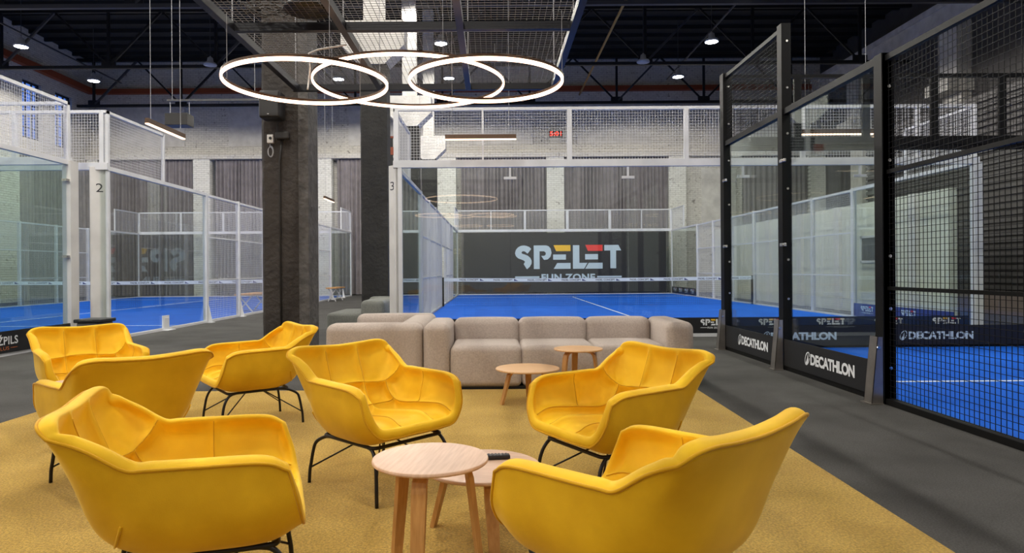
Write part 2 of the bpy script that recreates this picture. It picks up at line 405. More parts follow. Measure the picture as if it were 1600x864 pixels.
# orange heating pipe high on the walls
o = obj('heating_pipe', MB().box(XL+.3, XR-.4, YB-.35, YB-.1, 10.05, 10.28), M['orange']); tag(o, 'long rust-orange pipe high across the back brick wall', 'pipe')
o = obj('heating_pipe', MB().box(XL+.05, XL+.3, 4, YB-.36, 10.0, 10.28), M['orange']); tag(o, 'rust-orange pipe running along the top of the left wall', 'pipe')
o = obj('gas_pipe', MB().tube([(4.35,12,9.9),(4.35,33.5,9.9)], .045, 8), M['yellow_pipe'], smooth=True); tag(o, 'thin ochre pipe running under the dark roof towards the back wall', 'pipe')
# crane beam and column on the right wall
trim(MB().box(XR-.6, XR, 3, YB-.4, 9.7, 10.25).box(XR-.7, XR, 3, YB-.4, 10.25, 10.45), M['plaster'], label='pale crane-rail beam along the right wall')
for yy in (16.6, 23.0, 29.2):
    trim(MB().box(XR-.5, XR, yy, yy+.95, 7.6, 9.7).box(XR-.9, XR, yy-.15, yy+1.1, 7.2, 7.6).box(XR-.35, XR, yy, yy+.95, 0, 7.2), M['plaster'], label='pale column under the crane beam on the right wall')
# curtains: real folds
def curtain(p0, p1, z0, z1, label, seed, nfold):
    rnd = random.Random(seed); P0, P1 = Vector(p0), Vector(p1); d = (P1-P0); L = d.length; d.normalize(); nrm = Vector((d.y, -d.x, 0))
    n = nfold*6; mb = MB(); cols = []
    ph = 0; xs = []
    for i in range(n+1): xs.append(i/n)
    amp = [rnd.uniform(.04,.13) for _ in range(nfold+2)]; wob = [rnd.uniform(-.25,.25) for _ in range(nfold+2)]
    zs = [z1, z1-.5, (z0+z1)/2+1, (z0+z1)/2-1, z0+.4, z0]
    for zi, z in enumerate(zs):
        k = [.45,.8,1,1.05,1.1,1.15][zi]
        for i, t in enumerate(xs):
            fi = t*nfold; j = int(fi); fr = fi-j
            a = (amp[j]*(1-fr)+amp[j+1]*fr)*k
            off = a*math.sin(2*PI*(fi+wob[j]*(1-fr)+wob[j+1]*fr)) + .02*math.sin(7*fi+zi)
            p = P0+d*(t*L)+nrm*(off+.06); cols.append((p.x, p.y, z))
    W_ = n+1; fs = []
    for zi in range(len(zs)-1):
        for i in range(n): fs.append((zi*W_+i, zi*W_+i+1, (zi+1)*W_+i+1, (zi+1)*W_+i))
    # thickness: a second layer behind
    base = len(cols); back = [(x-nrm.x*.012, y-nrm.y*.012, z) for x, y, z in cols]
    fs += [tuple(reversed([q+base for q in f])) for f in fs]
    mb.add(cols+back, fs)
    L2 = thing('curtain', label, 'curtain', ((P0.x+P1.x)/2, (P0.y+P1.y)/2, z0))
    obj('drape', mb, M['curtain'], L2, smooth=True)
    e = Vector((0,0,.02)); q0 = P0+Vector((0,0,z1+.0)); q1 = P1+Vector((0,0,z1))
    obj('curtain_rail', MB().tube([q0+nrm*.06, q1+nrm*.06], .025, 6), M['plastic_grey'], L2)
cn = ['far left corner bay of the back wall','bay left of the dark near pillar','bay seen between the two dark pillars','bay above the left part of the wordmark glass','bay above the right part of the wordmark glass']
for i in range(5):
    a = piers[i][1]+(.22 if i in (1,2,3) else .0); b = piers[i+1][0]-.02
    curtain((a, 33.25, 0), (b, 33.25, 0), .03, 6.7, 'tall grey pleated curtain in the '+cn[i], i, int((b-a)*5.6))
curtain((12.4, 33.25, 0), (15.55, 33.25, 0), .03, 6.7, 'tall grey pleated curtain in the right corner of the back wall', 11, 13)
curtain((XL+.25, 22.1, 0), (XL+.25, 26.5, 0), .03, 6.3, 'tall grey curtain on the left wall nearer the room', 12, 20)
curtain((XL+.25, 27.8, 0), (XL+.25, 33.0, 0), .03, 6.3, 'tall grey curtain on the left wall next to the far corner', 13, 22)
curtain((XL+.25, 15.8, 0), (XL+.25, 20.8, 0), .03, 6.3, 'tall grey curtain on the left wall behind the leftmost cage glass', 14, 22)
# trusses
def truss(y, label):
    t = thing('roof_truss', label, 'truss', (0, y, 9.2), group='roof trusses')
    obj('bottom_chord', MB().box(XL, XR, y-.07, y+.07, 9.16, 9.28), M['truss_grey'] if y < 22 else M['truss'], t)
    obj('top_chord', MB().box(XL, XR, y-.07, y+.07, 11.35, 11.5), M['truss'], t)
    x = -19.2; k = 0
    while x < XR-.5:
        obj('vertical', MB().box(x-.05, x+.05, y-.05, y+.05, 9.28, 11.35), M['truss'], t)
        if x+2.1 < XR-.3: obj('diagonal', MB().tube([(x,y,9.25),(x+2.1,y,11.4)], .06, 4), M['truss_grey'] if k % 2 == 0 else M['truss'], t)
        if x-2.1 > XL+.3: obj('diagonal', MB().tube([(x,y,9.25),(x-2.1,y,11.4)], .05, 4), M['truss'], t)
        obj('gusset_plate', MB().box(x-.28, x+.28, y-.02, y+.02, 9.2, 9.5), M['truss'], t)
        x += 4.2; k += 1
truss(26.3, 'dark steel roof truss farther from the camera, its chord crossing behind the lamps')
truss(20.3, 'dark steel roof truss at the top edge of the view')
truss(32.4, 'dark steel roof truss nearest the back brick wall')
truss(14.3, 'dark steel roof truss above the lounge end of the courts')
# ------------------------------------------------------------------ pillars with corbels
def pillar(y, m, label, d=.45, corbel=True):
    x0, x1 = -2.76, -2.20
    t = thing('concrete_pillar', label, 'pillar', ((x0+x1)/2, y+d/2, 0))
    sh = MB(); n = 26; ch = .035
    # chamfered, slightly chipped shaft
    rnd = random.Random(int(y*7)); zt = 5.5
    prof = [(x0+ch,y),(x1-ch,y),(x1,y+ch),(x1,y+d-ch),(x1-ch,y+d),(x0+ch,y+d),(x0,y+d-ch),(x0,y+ch)]
    vs = []; fs = []; K = len(prof)
    for i in range(n+1):
        z = zt*i/n
        for j, (px, py) in enumerate(prof):
            jt = rnd.uniform(0,.014) if j in (1,2) else rnd.uniform(0,.007)
            vs.append((px-math.copysign(jt, px-(x0+x1)/2), py+ (jt if py < y+.2 else -jt), z))
    for i in range(n):
        for j in range(K):
            k = (j+1) % K; fs.append((i*K+j, i*K+k, (i+1)*K+k, (i+1)*K+j))
    fs.append(tuple(n*K+j for j in range(K)))
    sh.add(vs, fs); obj('shaft', sh, m, t)
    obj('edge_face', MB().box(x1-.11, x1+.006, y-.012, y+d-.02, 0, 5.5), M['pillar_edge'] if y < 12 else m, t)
    mc = M['plaster']
    cx = (x0+x1)/2
    cb = MB(); P = [(-.24,5.48),(.24,5.48),(.66,5.88),(.66,6.38),(-.66,6.38),(-.66,5.88)]
    fr = [(cx+a, y-.05, b) for a, b in P]; bk = [(cx+a, y+d+.05, b) for a, b in P]
    cb.add(fr+bk, [(0,1,2,3,4,5),(11,10,9,8,7,6)]+[(i,6+i,6+(i+1) % 6,(i+1) % 6) for i in range(6)])
    obj('corbel', cb, mc, t); obj('upper_shaft', MB().box(cx-.2, cx+.2, y+.02, y+d-.02, 6.38, 11.3), mc, t)
    return t
p1 = pillar(8.0, M['pillar'], 'dark brown-grey concrete pillar nearest the camera, with the loudspeaker on it')
pillar(14.0, M['pillar_black'], 'black concrete pillar standing just left of the post marked 3')
pillar(20.0, M['pillar_black'], 'dark pillar behind the glass right of the post marked 3, with a white corbel')
pillar(26.0, M['pillar_black'], 'farthest dark pillar with white upper shaft and corbel')
# things on the near pillar
sp = thing('loudspeaker', 'black wall loudspeaker hung high on the near pillar', 'speaker', (-2.56,7.85,2.95))
obj('cabinet', MB().rbox(-2.69,-2.44,7.72,7.94,2.95,3.27,.03), M['plastic_black'], sp, smooth=True, merge=True)
obj('grille', MB().rbox(-2.675,-2.455,7.708,7.725,2.965,3.255,.008), M['lamp_black'], sp, smooth=True, merge=True)
obj('badge', MB().box(-2.585,-2.562,7.704,7.708,2.985,2.996), M['chrome'], sp)
obj('bracket', MB().box(-2.59,-2.53,7.94,7.995,3.05,3.2), M['plastic_black'], sp)
jb = thing('socket_box', 'small white socket box on the near pillar below the loudspeaker', 'socket box', (-2.63,7.95,2.74))
obj('box_body', MB().rbox(-2.665,-2.59,7.93,7.985,2.70,2.80,.01), M['plastic_white'], jb, smooth=True, merge=True)
obj('socket', MB().lathe([(.018,-.004),(.018,.004)], (-2.622,7.928,2.755), 12, axis='y'), M['plastic_black'], jb)
cl = MB()
for k in range(3): cl.tube([(-2.635+.03*math.sin(t*2*PI/14)+.006*k, 7.96-.006*k, 2.60+.055*math.cos(t*2*PI/14)*(1+.1*k)) for t in range(14)], .0035, 5, closed=True)
cl.tube([(-2.635,7.965,2.70),(-2.64,7.965,2.66)], .004, 5)
o = obj('cable_loop', cl, M['cable'], smooth=True); tag(o, 'coiled grey cable loop hanging under the white socket box', 'cable')
db = obj('junction_box', MB().rbox(-2.56,-2.40,7.9,7.985,2.74,2.83,.02).tube([(-2.5,7.97,2.74),(-2.53,7.985,2.5),(-2.525,7.985,.05)], .012, 6).tube([(-2.54,7.985,2.8),(-2.56,7.985,2.88),(-2.56,7.985,2.94)], .008, 6), M['cable_black'], smooth=True)
tag(db, 'dark junction box and cable running down the near pillar', 'junction box')
# ------------------------------------------------------------------ padel cages
def wires(mb, fr, a0, a1, b0, b1, r, step=.05):
    """crossing wires on the surface given by fr"""
    n = max(1, round((a1-a0)/step)); m = max(1, round((b1-b0)/step))
    for i in range(n+1):
        a = a0+(a1-a0)*i/n; mb.tube([fr(a,b0), fr(a,b1)], r, 4, caps=False)
    for j in range(m+1):
        b = b0+(b1-b0)*j/m; mb.tube([fr(a0,b)+fr.n*(r*1.6), fr(a1,b)+fr.n*(r*1.6)], r, 4, caps=False)
class FR:
    def __init__(s, org, u, n): s.o = Vector(org); s.u = Vector(u); s.n = Vector(n)
    def __call__(s, a, b): return s.o+s.u*a+Vector((0,0,b))
def bar(mb, fr, a0, a1, b0, b1, t):
    """box on the surface fr: a range, b range, thickness t centred"""
    vs = []
    for n_ in (-t/2, t/2):
        for a, b in ((a0,b0),(a1,b0),(a1,b1),(a0,b1)): vs.append(fr(a,b)+fr.n*n_)
    fs = [(0,1,2,3),(7,6,5,4),(0,4,5,1),(1,5,6,2),(2,6,7,3),(3,7,4,0)]
    mb.add(vs, fs)
def part_bar(name, fr, a0, a1, b0, b1, t, m, root, **k):
    mb = MB(); bar(mb, fr, a0, a1, b0, b1, t); return obj(name, mb, m, root, **k)
def end_wall(root, fr, width, fm, wm, gm, mposts, joints, r=.0027, opaque=None):
    # 3 m of glass, mesh from 3 to 4 m
    part_bar('base_rail', fr, 0, width, 0, .055, .10, fm, root)
    part_bar('middle_rail', fr, -.03, width+.03, 2.97, 3.09, .09, fm, root)
    part_bar('top_rail', fr, 0, width, 3.96, 4.01, .05, fm, root)
    js = [0]+joints+[width]
    for a, b in zip(js[:-1], js[1:]):
        part_bar('glass_panel', fr, a+.004, b-.004, .06, 2.965, .012, gm, root)
    for a, tk in mposts: part_bar('mesh_post', fr, a-tk/2, a+tk/2, 3.09, 3.96, .05, fm, root)
    mb = MB(); wires(mb, fr, .03, width-.03, 3.1, 3.95, r); obj('wire_mesh', mb, wm, root, stuff=True)
def side_wall(root, fr, L, fm, wm, gm, ends, y_from=None, y_to=None, opening=True, r=.0027, clampm=None, banner_fn=None, pw=.10):
    """fr: a runs 0..L along the court; both end bays are 2 m of 4 m height, 2 m more of 3 m glass, then 3 m mesh"""
    lo = 0 if y_from is None else y_from; hi = L if y_to is None else y_to
    def inside(a, b): return a >= lo-1e-6 and b <= hi+1e-6
    bays = [(0,2,'g4'),(2,4,'g3')]+[(4+2*i,6+2*i,'m') for i in range(6)]+[(16,18,'g3'),(18,20,'g4')]
    for a, b, k in bays:
        if not inside(a, b): continue
        part_bar('base_rail', fr, a, b, 0, .05, .08, fm, root)
        op = opening and a == 10
        if k in ('g3','g4'):
            part_bar('glass_panel', fr, a+.01, b-.01, .055, 2.96, .012, gm, root)
            part_bar('middle_rail', fr, a, b, 2.96, 3.03, .07, fm, root)
            if k == 'g4':
                part_bar('top_rail', fr, a, b, 3.95, 4.0, .05, fm, root)
                mb = MB(); wires(mb, fr, a+.04, b-.04, 3.04, 3.95, r); obj('wire_mesh', mb, wm, root, stuff=True)
        else:
            part_bar('top_rail', fr, a, b, 2.96, 3.01, .05, fm, root)
            part_bar('mesh_rail', fr, a, b, 1.985, 2.02, .035, fm, root)
            if not op: part_bar('mesh_rail', fr, a, b, .985, 1.015, .035, fm, root)
            mb = MB(); wires(mb, fr, a+.02, b-.02, 2.02 if op else .06, 2.95, r); obj('wire_mesh', mb, wm, root, stuff=True)
    for a in [0]+[2*i for i in range(1, 10)]+[20]:
        if a < lo-1e-6 or a > hi+1e-6: continue
        if a in (4, 16) or a in (2, 18) or 4 < a < 16 or a in (0, 20):
            h = 4.02 if a in (0, 20, 2, 18) else 3.03
            w_ = pw if a in (0,20,4,16) else pw*.8
            if a in (0, 20) and fm is M['white_metal']:
                o2 = .03 if a == 0 else -.03
                part_bar('mesh_post', fr, a+o2-.03, a+o2+.03, 3.0, 4.0, .05, fm, root)
                part_bar('corner_strip', fr, a+o2-.03, a+o2+.03, 0, 3.0, .05, fm, root); continue
            if a in (2, 18) and fm is M['white_metal']:
                part_bar('mesh_post', fr, a-.03, a+.03, 3.0, 4.0, .05, fm, root); continue
            part_bar('post', fr, a-w_/2, a+w_/2, 0, h, .09, fm, root)
def turf(x0, x1, y0, y1, label):
    t = thing('court_surface', label, 'court floor', ((x0+x1)/2, (y0+y1)/2, 0))
    obj('turf', MB().box(x0+.06, x1-.06, y0+.06, y1-.06, 0.0, .018), M['blue'], t)
    cx = (x0+x1)/2
    obj('service_line', MB().box(x0+.1, x1-.1, y0+3.0, y0+3.05, .018, .021), M['line'], t)
    obj('service_line', MB().box(x0+.1, x1-.1, y1-3.05, y1-3.0, .018, .021), M['line'], t)
    obj('centre_line', MB().box(cx-.025, cx+.025, y0+3.05, y1-3.05, .018, .021), M['line'], t)
    return t
def net(x0, x1, y, label):
    t = thing('court_net', label, 'net', ((x0+x1)/2, y, 0))
    for x in (x0+.02, x1-.02):
        obj('net_post', MB().box(x-.03, x+.03, y-.03, y+.03, .02, .95), M['black_metal'], t)
    n = 80; vs = []; fs = []
    def sag(x): u = (x-x0)/(x1-x0)*2-1; return .90+.035*u*u
    tp = MB()
    for i in range(n+1):
        x = x0+.05+(x1-x0-.1)*i/n; z = sag(x)
        for yy in (-.008,.008): 
            tp.v.append((x, y+yy, z-.11)); tp.v.append((x, y+yy, z))
    for i in range(n):
        a = i*4; b = a+4
        tp.f += [(a,b,b+1,a+1),(a+3,b+3,b+2,a+2),(a+1,b+1,b+3,a+3),(a,a+2,b+2,b)]; tp.m += [0]*4
    tape = obj('net_tape', tp, M['line'], t)
    pr = MB(); k = int((x1-x0)/1.1)
    for i in range(k):
        cx = x0+.55+1.1*i; z = sag(cx)
        if i == 0:
            fr = frame2d((0, -.0095, -.085), (1,0,0)); put_text(pr, 'PC', fr, 0, .62, 0, .058, 0)
            pr.add([fr(.66,-.004), fr(.80,-.004), fr(.66,.065)], [(0,1,2)], 1)
            pme = mkmesh('tape_print', pr, [M['print_dark'], M['print_navy']])
        inst('tape_print', pme, (cx, y, z), tape)
    nb = MB()
    m = int((x1-x0-.1)/.06)
    for i in range(m+1):
        x = x0+.05+(x1-x0-.1)*i/m; nb.tube([(x,y,.04),(x,y,sag(x)-.10)], .0022, 3, caps=False)
    for j in range(14):
        pts = [(x0+.05+(x1-x0-.1)*i/20, y, .04+(sag(x0+(x1-x0)*i/20)-.11)*j/13) for i in range(21)]
        nb.tube(pts, .0022, 3, caps=False)
    obj('netting', nb, M['print_dark'], t, stuff=True)
    return t
def foot(root, x, y, sx, m):
    """white foot flange with bolts, sx = outward side"""
    mb = MB(); x1 = x+sx*.12
    mb.box(min(x,x1), max(x,x1), y-.10, y+.10, 0, .012)
    mb.add([(x,y-.008,.01),(x+sx*.10,y-.008,.01),(x+sx*.02,y-.008,.40),(x,y-.008,.40),(x,y+.008,.01),(x+sx*.10,y+.008,.01),(x+sx*.02,y+.008,.40),(x,y+.008,.40)],
           [(0,1,2,3),(7,6,5,4),(0,4,5,1),(1,5,6,2),(2,6,7,3),(3,7,4,0)])
    for dy in (-.06,.06): mb.lathe([(.012,0),(.012,.02)], (x+sx*.08, y+dy, .012), 8)
    return obj('foot_flange', mb, m, root)
def corner_plate(root, pa, pb, key, lab):
    a, b = Vector(pa), Vector(pb); d = (b-a).normalized(); n = Vector((d.y, -d.x, 0))
    fr = FR(a, d, n); L = (b-a).length
    pl = part_bar('corner_post', fr, 0, L, 0, 3.02, .05, M['white_plate'], root)
    if key:
        mb = MB(); f2 = frame2d(a+n*.0265, d); put_text(mb, key, f2, L*.5-.055, L*.5+.055, 2.585, 2.735, 0)
        obj('number', mb, M['print_dark'], pl, label='dark number '+key+' near the top of the white post')
    return pl
white, wire, gl = M['white_metal'], M['white_wire'], M['glass']
# --- court 3 (straight ahead)
X0, X1, Y0, Y1 = -1.70, 8.42, 11.70, 31.70
turf(X0, X1, Y0, Y1, 'blue court floor with white lines straight ahead behind the sofa')
net(X0+.05, X1-.05, 21.7, 'dark net with white printed tape across the court straight ahead')
r3 = thing('court_cage', 'white steel and glass cage of court 3 straight ahead behind the sofa', 'court cage', (3.4, Y0, 0))
frn = FR((X0,Y0,0), (1,0,0), (0,-1,0))
end_wall(r3, frn, X1-X0, white, wire, gl, [(0.03,.07),(1.53,.035),(3.04,.08),(5.07,.08),(7.1,.08),(9.1,.06),(10.08,.07)], [2.0,4.05,6.05,8.08])
frb = FR((X0,Y1,0), (1,0,0), (0,-1,0))
end_wall(r3, frb, X1-X0, white, wire, gl, [(0.03,.07),(1.6,.05),(3.2,.1),(5.2,.12),(7.2,.12),(8.7,.05),(10.08,.07)], [2.1,4.1,6.1,8.1])
frl = FR((X0,Y0,0), (0,1,0), (-1,0,0)); side_wall(r3, frl, 20, white, wire, gl, None)
frr = FR((X1,Y0,0), (0,1,0), (1,0,0)); side_wall(r3, frr, 20, white, wire, gl, None)
corner_plate(r3, (X0-.11, Y0+.12, 0), (X0+.03, Y0-.01, 0), '3', '')
part_bar('corner_post', frn, .05, .12, 0, 3.0, .08, M['white_metal'], r3)
part_bar('corner_post', frn, 10.04, 10.20, 0, 3.0, .10, M['white_metal'], r3)
# glass joint fittings
for x in (.30, 2.35, 4.35, 6.38):
    mb = MB(); mb.box(x-.018, x+.018, Y0-.03, Y0-.008, 2.80, 2.96); mb.box(x-.11, x+.11, Y0-.035, Y0-.008, 2.755, 2.80)
    obj('glass_fitting', mb, M['white_metal'], r3)
    mb = MB(); mb.box(x-.018, x+.018, Y0-.03, Y0-.008, .1, .25); mb.box(x-.11, x+.11, Y0-.035, Y0-.008, .25, .30)
    obj('glass_fitting', mb, M['white_metal'], r3)
# black banner of wordmarks along the front of court 3
bn = obj('banner', MB().box(X0+.15, X1-.2, Y0-.058, Y0-.052, .06, .335), M['banner'], r3)
lg = MB(); put_logo(lg, frame2d((0,0,0), (1,0,0)), 0, .49, .305)
lme = mkmesh('wordmark', lg, [M['print_white'], M['print_yellow'], M['print_red']])
for k in range(-5, 5):
    xx = 3.58+1.005*k
    if X0+.2 < xx < X1-.8: inst('wordmark', lme, (xx, Y0-.060, 0), bn)
# wordmark glass at the far end
bg = obj('black_backdrop', MB().rbox(X0+.32, X1-.28, Y1-.06, Y1-.045, .10, 2.93, .006), M['banner'], r3)
fb = frame2d((0, Y1-.063, 0), (1,0,0)); lg = MB(); put_logo(lg, fb, 1.02, 5.0, 2.33)
obj('wordmark', lg, [M['print_pale'], M['print_yellow'], M['print_red']], bg)
# small inner banners at the right side
for (a, b) in ((12.2, 15.6),):
    b2 = obj('banner', MB().box(X1-.06, X1-.054, a, b, .06, .36), M['print_navy'], r3)
b3 = obj('banner', MB().box(X1-.06, X1-.054, 27.8, 31.5, .06, .36), M['banner'], r3)
lg = MB(); put_logo(lg, frame2d((0,0,0), (0,-1,0)), 0, .5, .31)
lme = mkmesh('wordmark', lg, [M['print_pale'], M['print_pale'], M['print_red']])
for k in range(4): inst('wordmark', lme, (X1-.064, 31.2-.9*k, 0), b3)
for k in range(2): inst('wordmark', lme, (X1-.064, 15.3-1.5*k, 0), b2)
for y_ in (Y0+4, Y0+6, Y0+8, Y0+10): foot(r3, X0-.05, y_, -1, white)
# --- court 2 (left, farther)
X0, X1 = -16.72, -6.72
turf(X0, X1, Y0, Y1, 'blue court floor with white lines behind the post marked 2')
net(X0+.05, X1-.05, 21.7, 'dark net with white printed tape across the left court behind the post marked 2')
r2 = thing('court_cage', 'white steel and glass cage of court 2 on the left, behind the pillar', 'court cage', (-11.7, Y0, 0))
frn = FR((X0,Y0,0), (1,0,0), (0,-1,0))
end_wall(r2, frn, 10, white, wire, gl, [(.03,.07),(2.4,.08),(4.4,.08),(6.4,.08),(8.4,.08),(9.92,.07)], [2,4,6,8])
frb = FR((X0,Y1,0), (1,0,0), (0,-1,0))
end_wall(r2, frb, 10, white, wire, gl, [(.03,.07),(2,.08),(4,.08),(6,.12),(8,.08),(9.97,.07)], [2,4,6,8])
side_wall(r2, FR((X1,Y0,0), (0,1,0), (1,0,0)), 20, white, wire, gl, None)
side_wall(r2, FR((X0,Y0,0), (0,1,0), (-1,0,0)), 20, white, wire, gl, None)
corner_plate(r2, (X1-.26, Y0-.07, 0), (X1-.02, Y0+.10, 0), '2', '')
for y_ in (Y0+4, Y0+6, Y0+8, Y0+16, Y0+18): foot(r2, X1+.05, y_, 1, white)
part_bar('glass_fitting', FR((X1+.02,Y0,0),(0,1,0),(1,0,0)), 1.9, 2.15, .02, .30, .03, white, r2)
obj('foot_flange', MB().rbox(X1+.03,X1+.045,Y0+1.93,Y0+2.13,.0,.26,.007).box(X1+.03,X1+.14,Y0+1.86,Y0+2.2,0,.012), white, r2)
# --- court 1 (left, near)
X0, X1, Y1c = -17.0, -7.0, 11.10; Y0c = Y1c-20
turf(X0, X1, Y0c, Y1c, 'blue court floor at the left edge behind the near glass')
r1 = thing('court_cage', 'white steel and glass cage at the left edge with a black banner at its foot', 'court cage', (-12.0, Y1c, 0))
end_wall(r1, FR((X0,Y1c,0), (1,0,0), (0,-1,0)), 10, white, wire, M['glass_green'], [(.03,.07),(2,.08),(4,.08),(6,.08),(8,.08),(9.97,.07)], [2,4,6,8])
fs1 = FR((X1,Y0c,0), (0,1,0), (1,0,0)); side_wall(r1, fs1, 20, white, wire, M['glass_green'], None, y_from=8)
side_wall(r1, FR((X0,Y0c,0), (0,1,0), (1,0,0)), 20, white, wire, M['glass_green'], None, y_from=8)
part_bar('corner_post', fs1, 19.93, 20.14, 0, 3.03, .14, M['white_plate'], r1)
for z in (1.45, 2.7): obj('clamp', MB().box(X1-.02, X1+.06, Y1c-.16, Y1c-.04, z-.02, z+.02), M['chrome'], r1)
bn = obj('banner', MB().box(X1+.050, X1+.056, Y1c-3.9, Y1c-.08, .05, .36), M['banner'], r1)
fb = frame2d((X1+.060, 0, 0), (0,1,0)); tx = MB()
put_text(tx, 'MEZ', fb, 9.18, 9.80, .165, .315, 0)
put_text(tx, 'ALUS', fb, 9.37, 9.62, .09, .14, 1)
for a, b in ((9.19,9.34),(9.65,9.79)): tx.quad(fb(a,.112), fb(b,.112), fb(b,.120), fb(a,.120), 1)
obj('lettering', tx, [M['print_white'], M['print_orange']], bn)
foot(r1, X1+.05, 9.1, 1, white)
# --- black court (right, near)
X0, X1, Y1c = 3.41, 13.41, 9.85; Y0c = Y1c-20
blk, bw = M['black_metal'], M['black_wire']
turf(X0, X1, Y0c, Y1c, 'blue court floor at the right edge inside the black cage')
r4 = thing('court_cage', 'black steel and glass cage on the right with black banners at its foot', 'court cage', (8.4, Y1c, 0))
fk = FR((X0,Y1c,0), (1,0,0), (0,-1,0))
end_wall(r4, fk, 10, blk, bw, gl, [(.05,.1)]+[(1.06+1.0*i,.1) for i in range(9)], [2,4,6,8], r=.0027)
part_bar('upper_rail', fk, 0, 10, 2.90, 3.0, .06, blk, r4)
fs4 = FR((X0,Y0c,0), (0,1,0), (-1,0,0))
side_wall(r4, fs4, 20, blk, bw, gl, None, y_from=11.9, pw=.12, r=.0027)
for a in (18, 16): part_bar('post', fs4, a-.06, a+.06, 0, 4.02 if a == 18 else 3.03, .11, blk, r4)
part_bar('post', fs4, 19.92, 20.06, 0, 4.02, .11, blk, r4)
side_wall(r4, FR((X1,Y0c,0), (0,1,0), (1,0,0)), 20, blk, bw, gl, None, y_from=11.9)
# stainless base brackets
def bracket(y, h, w):
    x = X0-.06; mb = MB()
    P = [(x-.100,0),(x,0),(x,h),(x-.045,h)]
    for yy in (y-w/2, y+w/2-.006):
        mb.add([(a,yy,b) for a, b in P]+[(a,yy+.006,b) for a, b in P], [(0,1,2,3),(7,6,5,4),(0,4,5,1),(1,5,6,2),(2,6,7,3),(3,7,4,0)])
    mb.add([(x-.100,y-w/2,0),(x-.100,y+w/2,0),(x-.045,y+w/2,h),(x-.045,y-w/2,h),(x-.094,y-w/2,0),(x-.094,y+w/2,0),(x-.039,y+w/2,h),(x-.039,y-w/2,h)],
           [(0,1,2,3),(7,6,5,4),(0,4,5,1),(1,5,6,2),(2,6,7,3),(3,7,4,0)])
    mb.box(x-.12, x, y-w/2-.02, y+w/2+.02, 0, .008)
    o = obj('base_bracket', mb, M['steel'], r4)
    obj('bolt', MB().lathe([(.014,-.012),(.016,-.004),(.012,.004)], (x-.04, y-w/2-.004, h-.09), 10, axis='y'), M['chrome'], o)
for a in (9.79, 7.85, 5.85): bracket(a, .58, .12)
for a, zz in ((9.79,(1.5,2.45)),(7.85,(1.45,2.42)),):
    for z in zz:
        obj('clamp', MB().rbox(X0-.075, X0-.05, a-.16, a-.02, z-.02, z+.02, .006).lathe([(.02,-.02),(.02,.02)], (X0-.06, a-.10, z), 10, axis='x'), M['chrome'], r4)
for a in (5.85, 7.85, 9.79):
    for z in (.8,1.3,2.1,2.75,3.3,3.8,.3):
        if a < 6 and z > 3: continue
        obj('bolt', MB().lathe([(.014,-.010),(.016,-.003),(.012,.006)], (X0+.005, a-.062, z+.03*math.sin(z*9)), 10, axis='y'), M['chrome'], r4)
for y0, y1 in ((7.93,9.72),(5.93,7.77)):
    bn = obj('banner', MB().box(X0-.055, X0-.049, y0, y1, .055, .36), M['banner'], r4)
    fb = frame2d((X0-.058, 0, 0), (0,-1,0)); tx = MB(); cy = (y0+y1)/2
    put_decathlon(tx, fb, -cy-.40, -cy+.60, .15, .27)
    obj('lettering', tx, M['print_white'], bn)
bn = obj('banner', MB().box(X0+.1, X1-.1, Y1c-.060, Y1c-.054, .05, .335), M['banner'], r4)
tx = MB(); put_decathlon(tx, frame2d((0,0,0), (1,0,0)), 0, 1.08, .13, .245); tme = mkmesh('lettering', tx, M['print_pale'])
for k in range(5): inst('lettering', tme, (X0+.50+2.0*k, Y1c-.063, 0), bn)
# ------------------------------------------------------------------ right side rooms behind the courts
struct('wall_partition', MB().box(9.65, 9.8, 14.2, 29.5, 0, 2.85), M['partition'])
wo = struct('window_6', MB().box(9.60, 9.65, 16.6, 17.6, 1.3, 1.36).box(9.60, 9.65, 16.6, 17.6, 1.94, 2.0).box(9.60,9.65,16.6,16.66,1.3,2.0).box(9.60,9.65,17.54,17.6,1.3,2.0), M['white_metal'])
obj('pane', MB().box(9.62, 9.64, 16.66, 17.54, 1.36, 1.94), M['plastic_grey'], wo)
for yy in (15.2, 18.6, 20.9, 23.3): trim(MB().box(9.56, 9.65, yy, yy+.28, 0, 2.85), M['white_plate'], label='white upright on the pale partition wall')
# dark slatted block: each ridge is a board
t = thing('slatted_wall', 'dark wall of horizontal ridged slats at the far right', 'slatted wall', (12.5, 16, 0))
obj('backing', MB().box(12.55, 16.3, 9.9, 22.5, 0, 5.6), M['siding'], t)
me = mkmesh('slat', MB().box(-.06, 0, -6.3, 6.3, 0, .10), M['siding'])
z = .62; 
while z < 5.5:
    inst('slat', me, (12.55, 16.2, z), t); z += .165
obj('base_panel', MB().box(12.50, 12.55, 9.9, 22.5, 0, .58), M['brown_base'], t)
for yy in (12.0, 14.6, 17.2): obj('seam_strip', MB().box(12.485, 12.50, yy, yy+.03, 0, .58), M['plastic_grey'], t)
# ------------------------------------------------------------------ rug
rg = MB(); rg.add([(-3.86,1.0,0),(1.84,1.0,0),(1.965,6.59,0),(-3.86,6.59,0),(-3.86,1.0,.012),(1.84,1.0,.012),(1.965,6.59,.012),(-3.86,6.59,.012)],
   [(0,3,2,1),(4,5,6,7),(0,1,5,4),(1,2,6,5),(2,3,7,6),(3,0,4,7)])
o = obj('carpet', rg, M['rug']); tag(o, 'large mustard-yellow carpet under the armchairs and coffee tables', 'carpet')
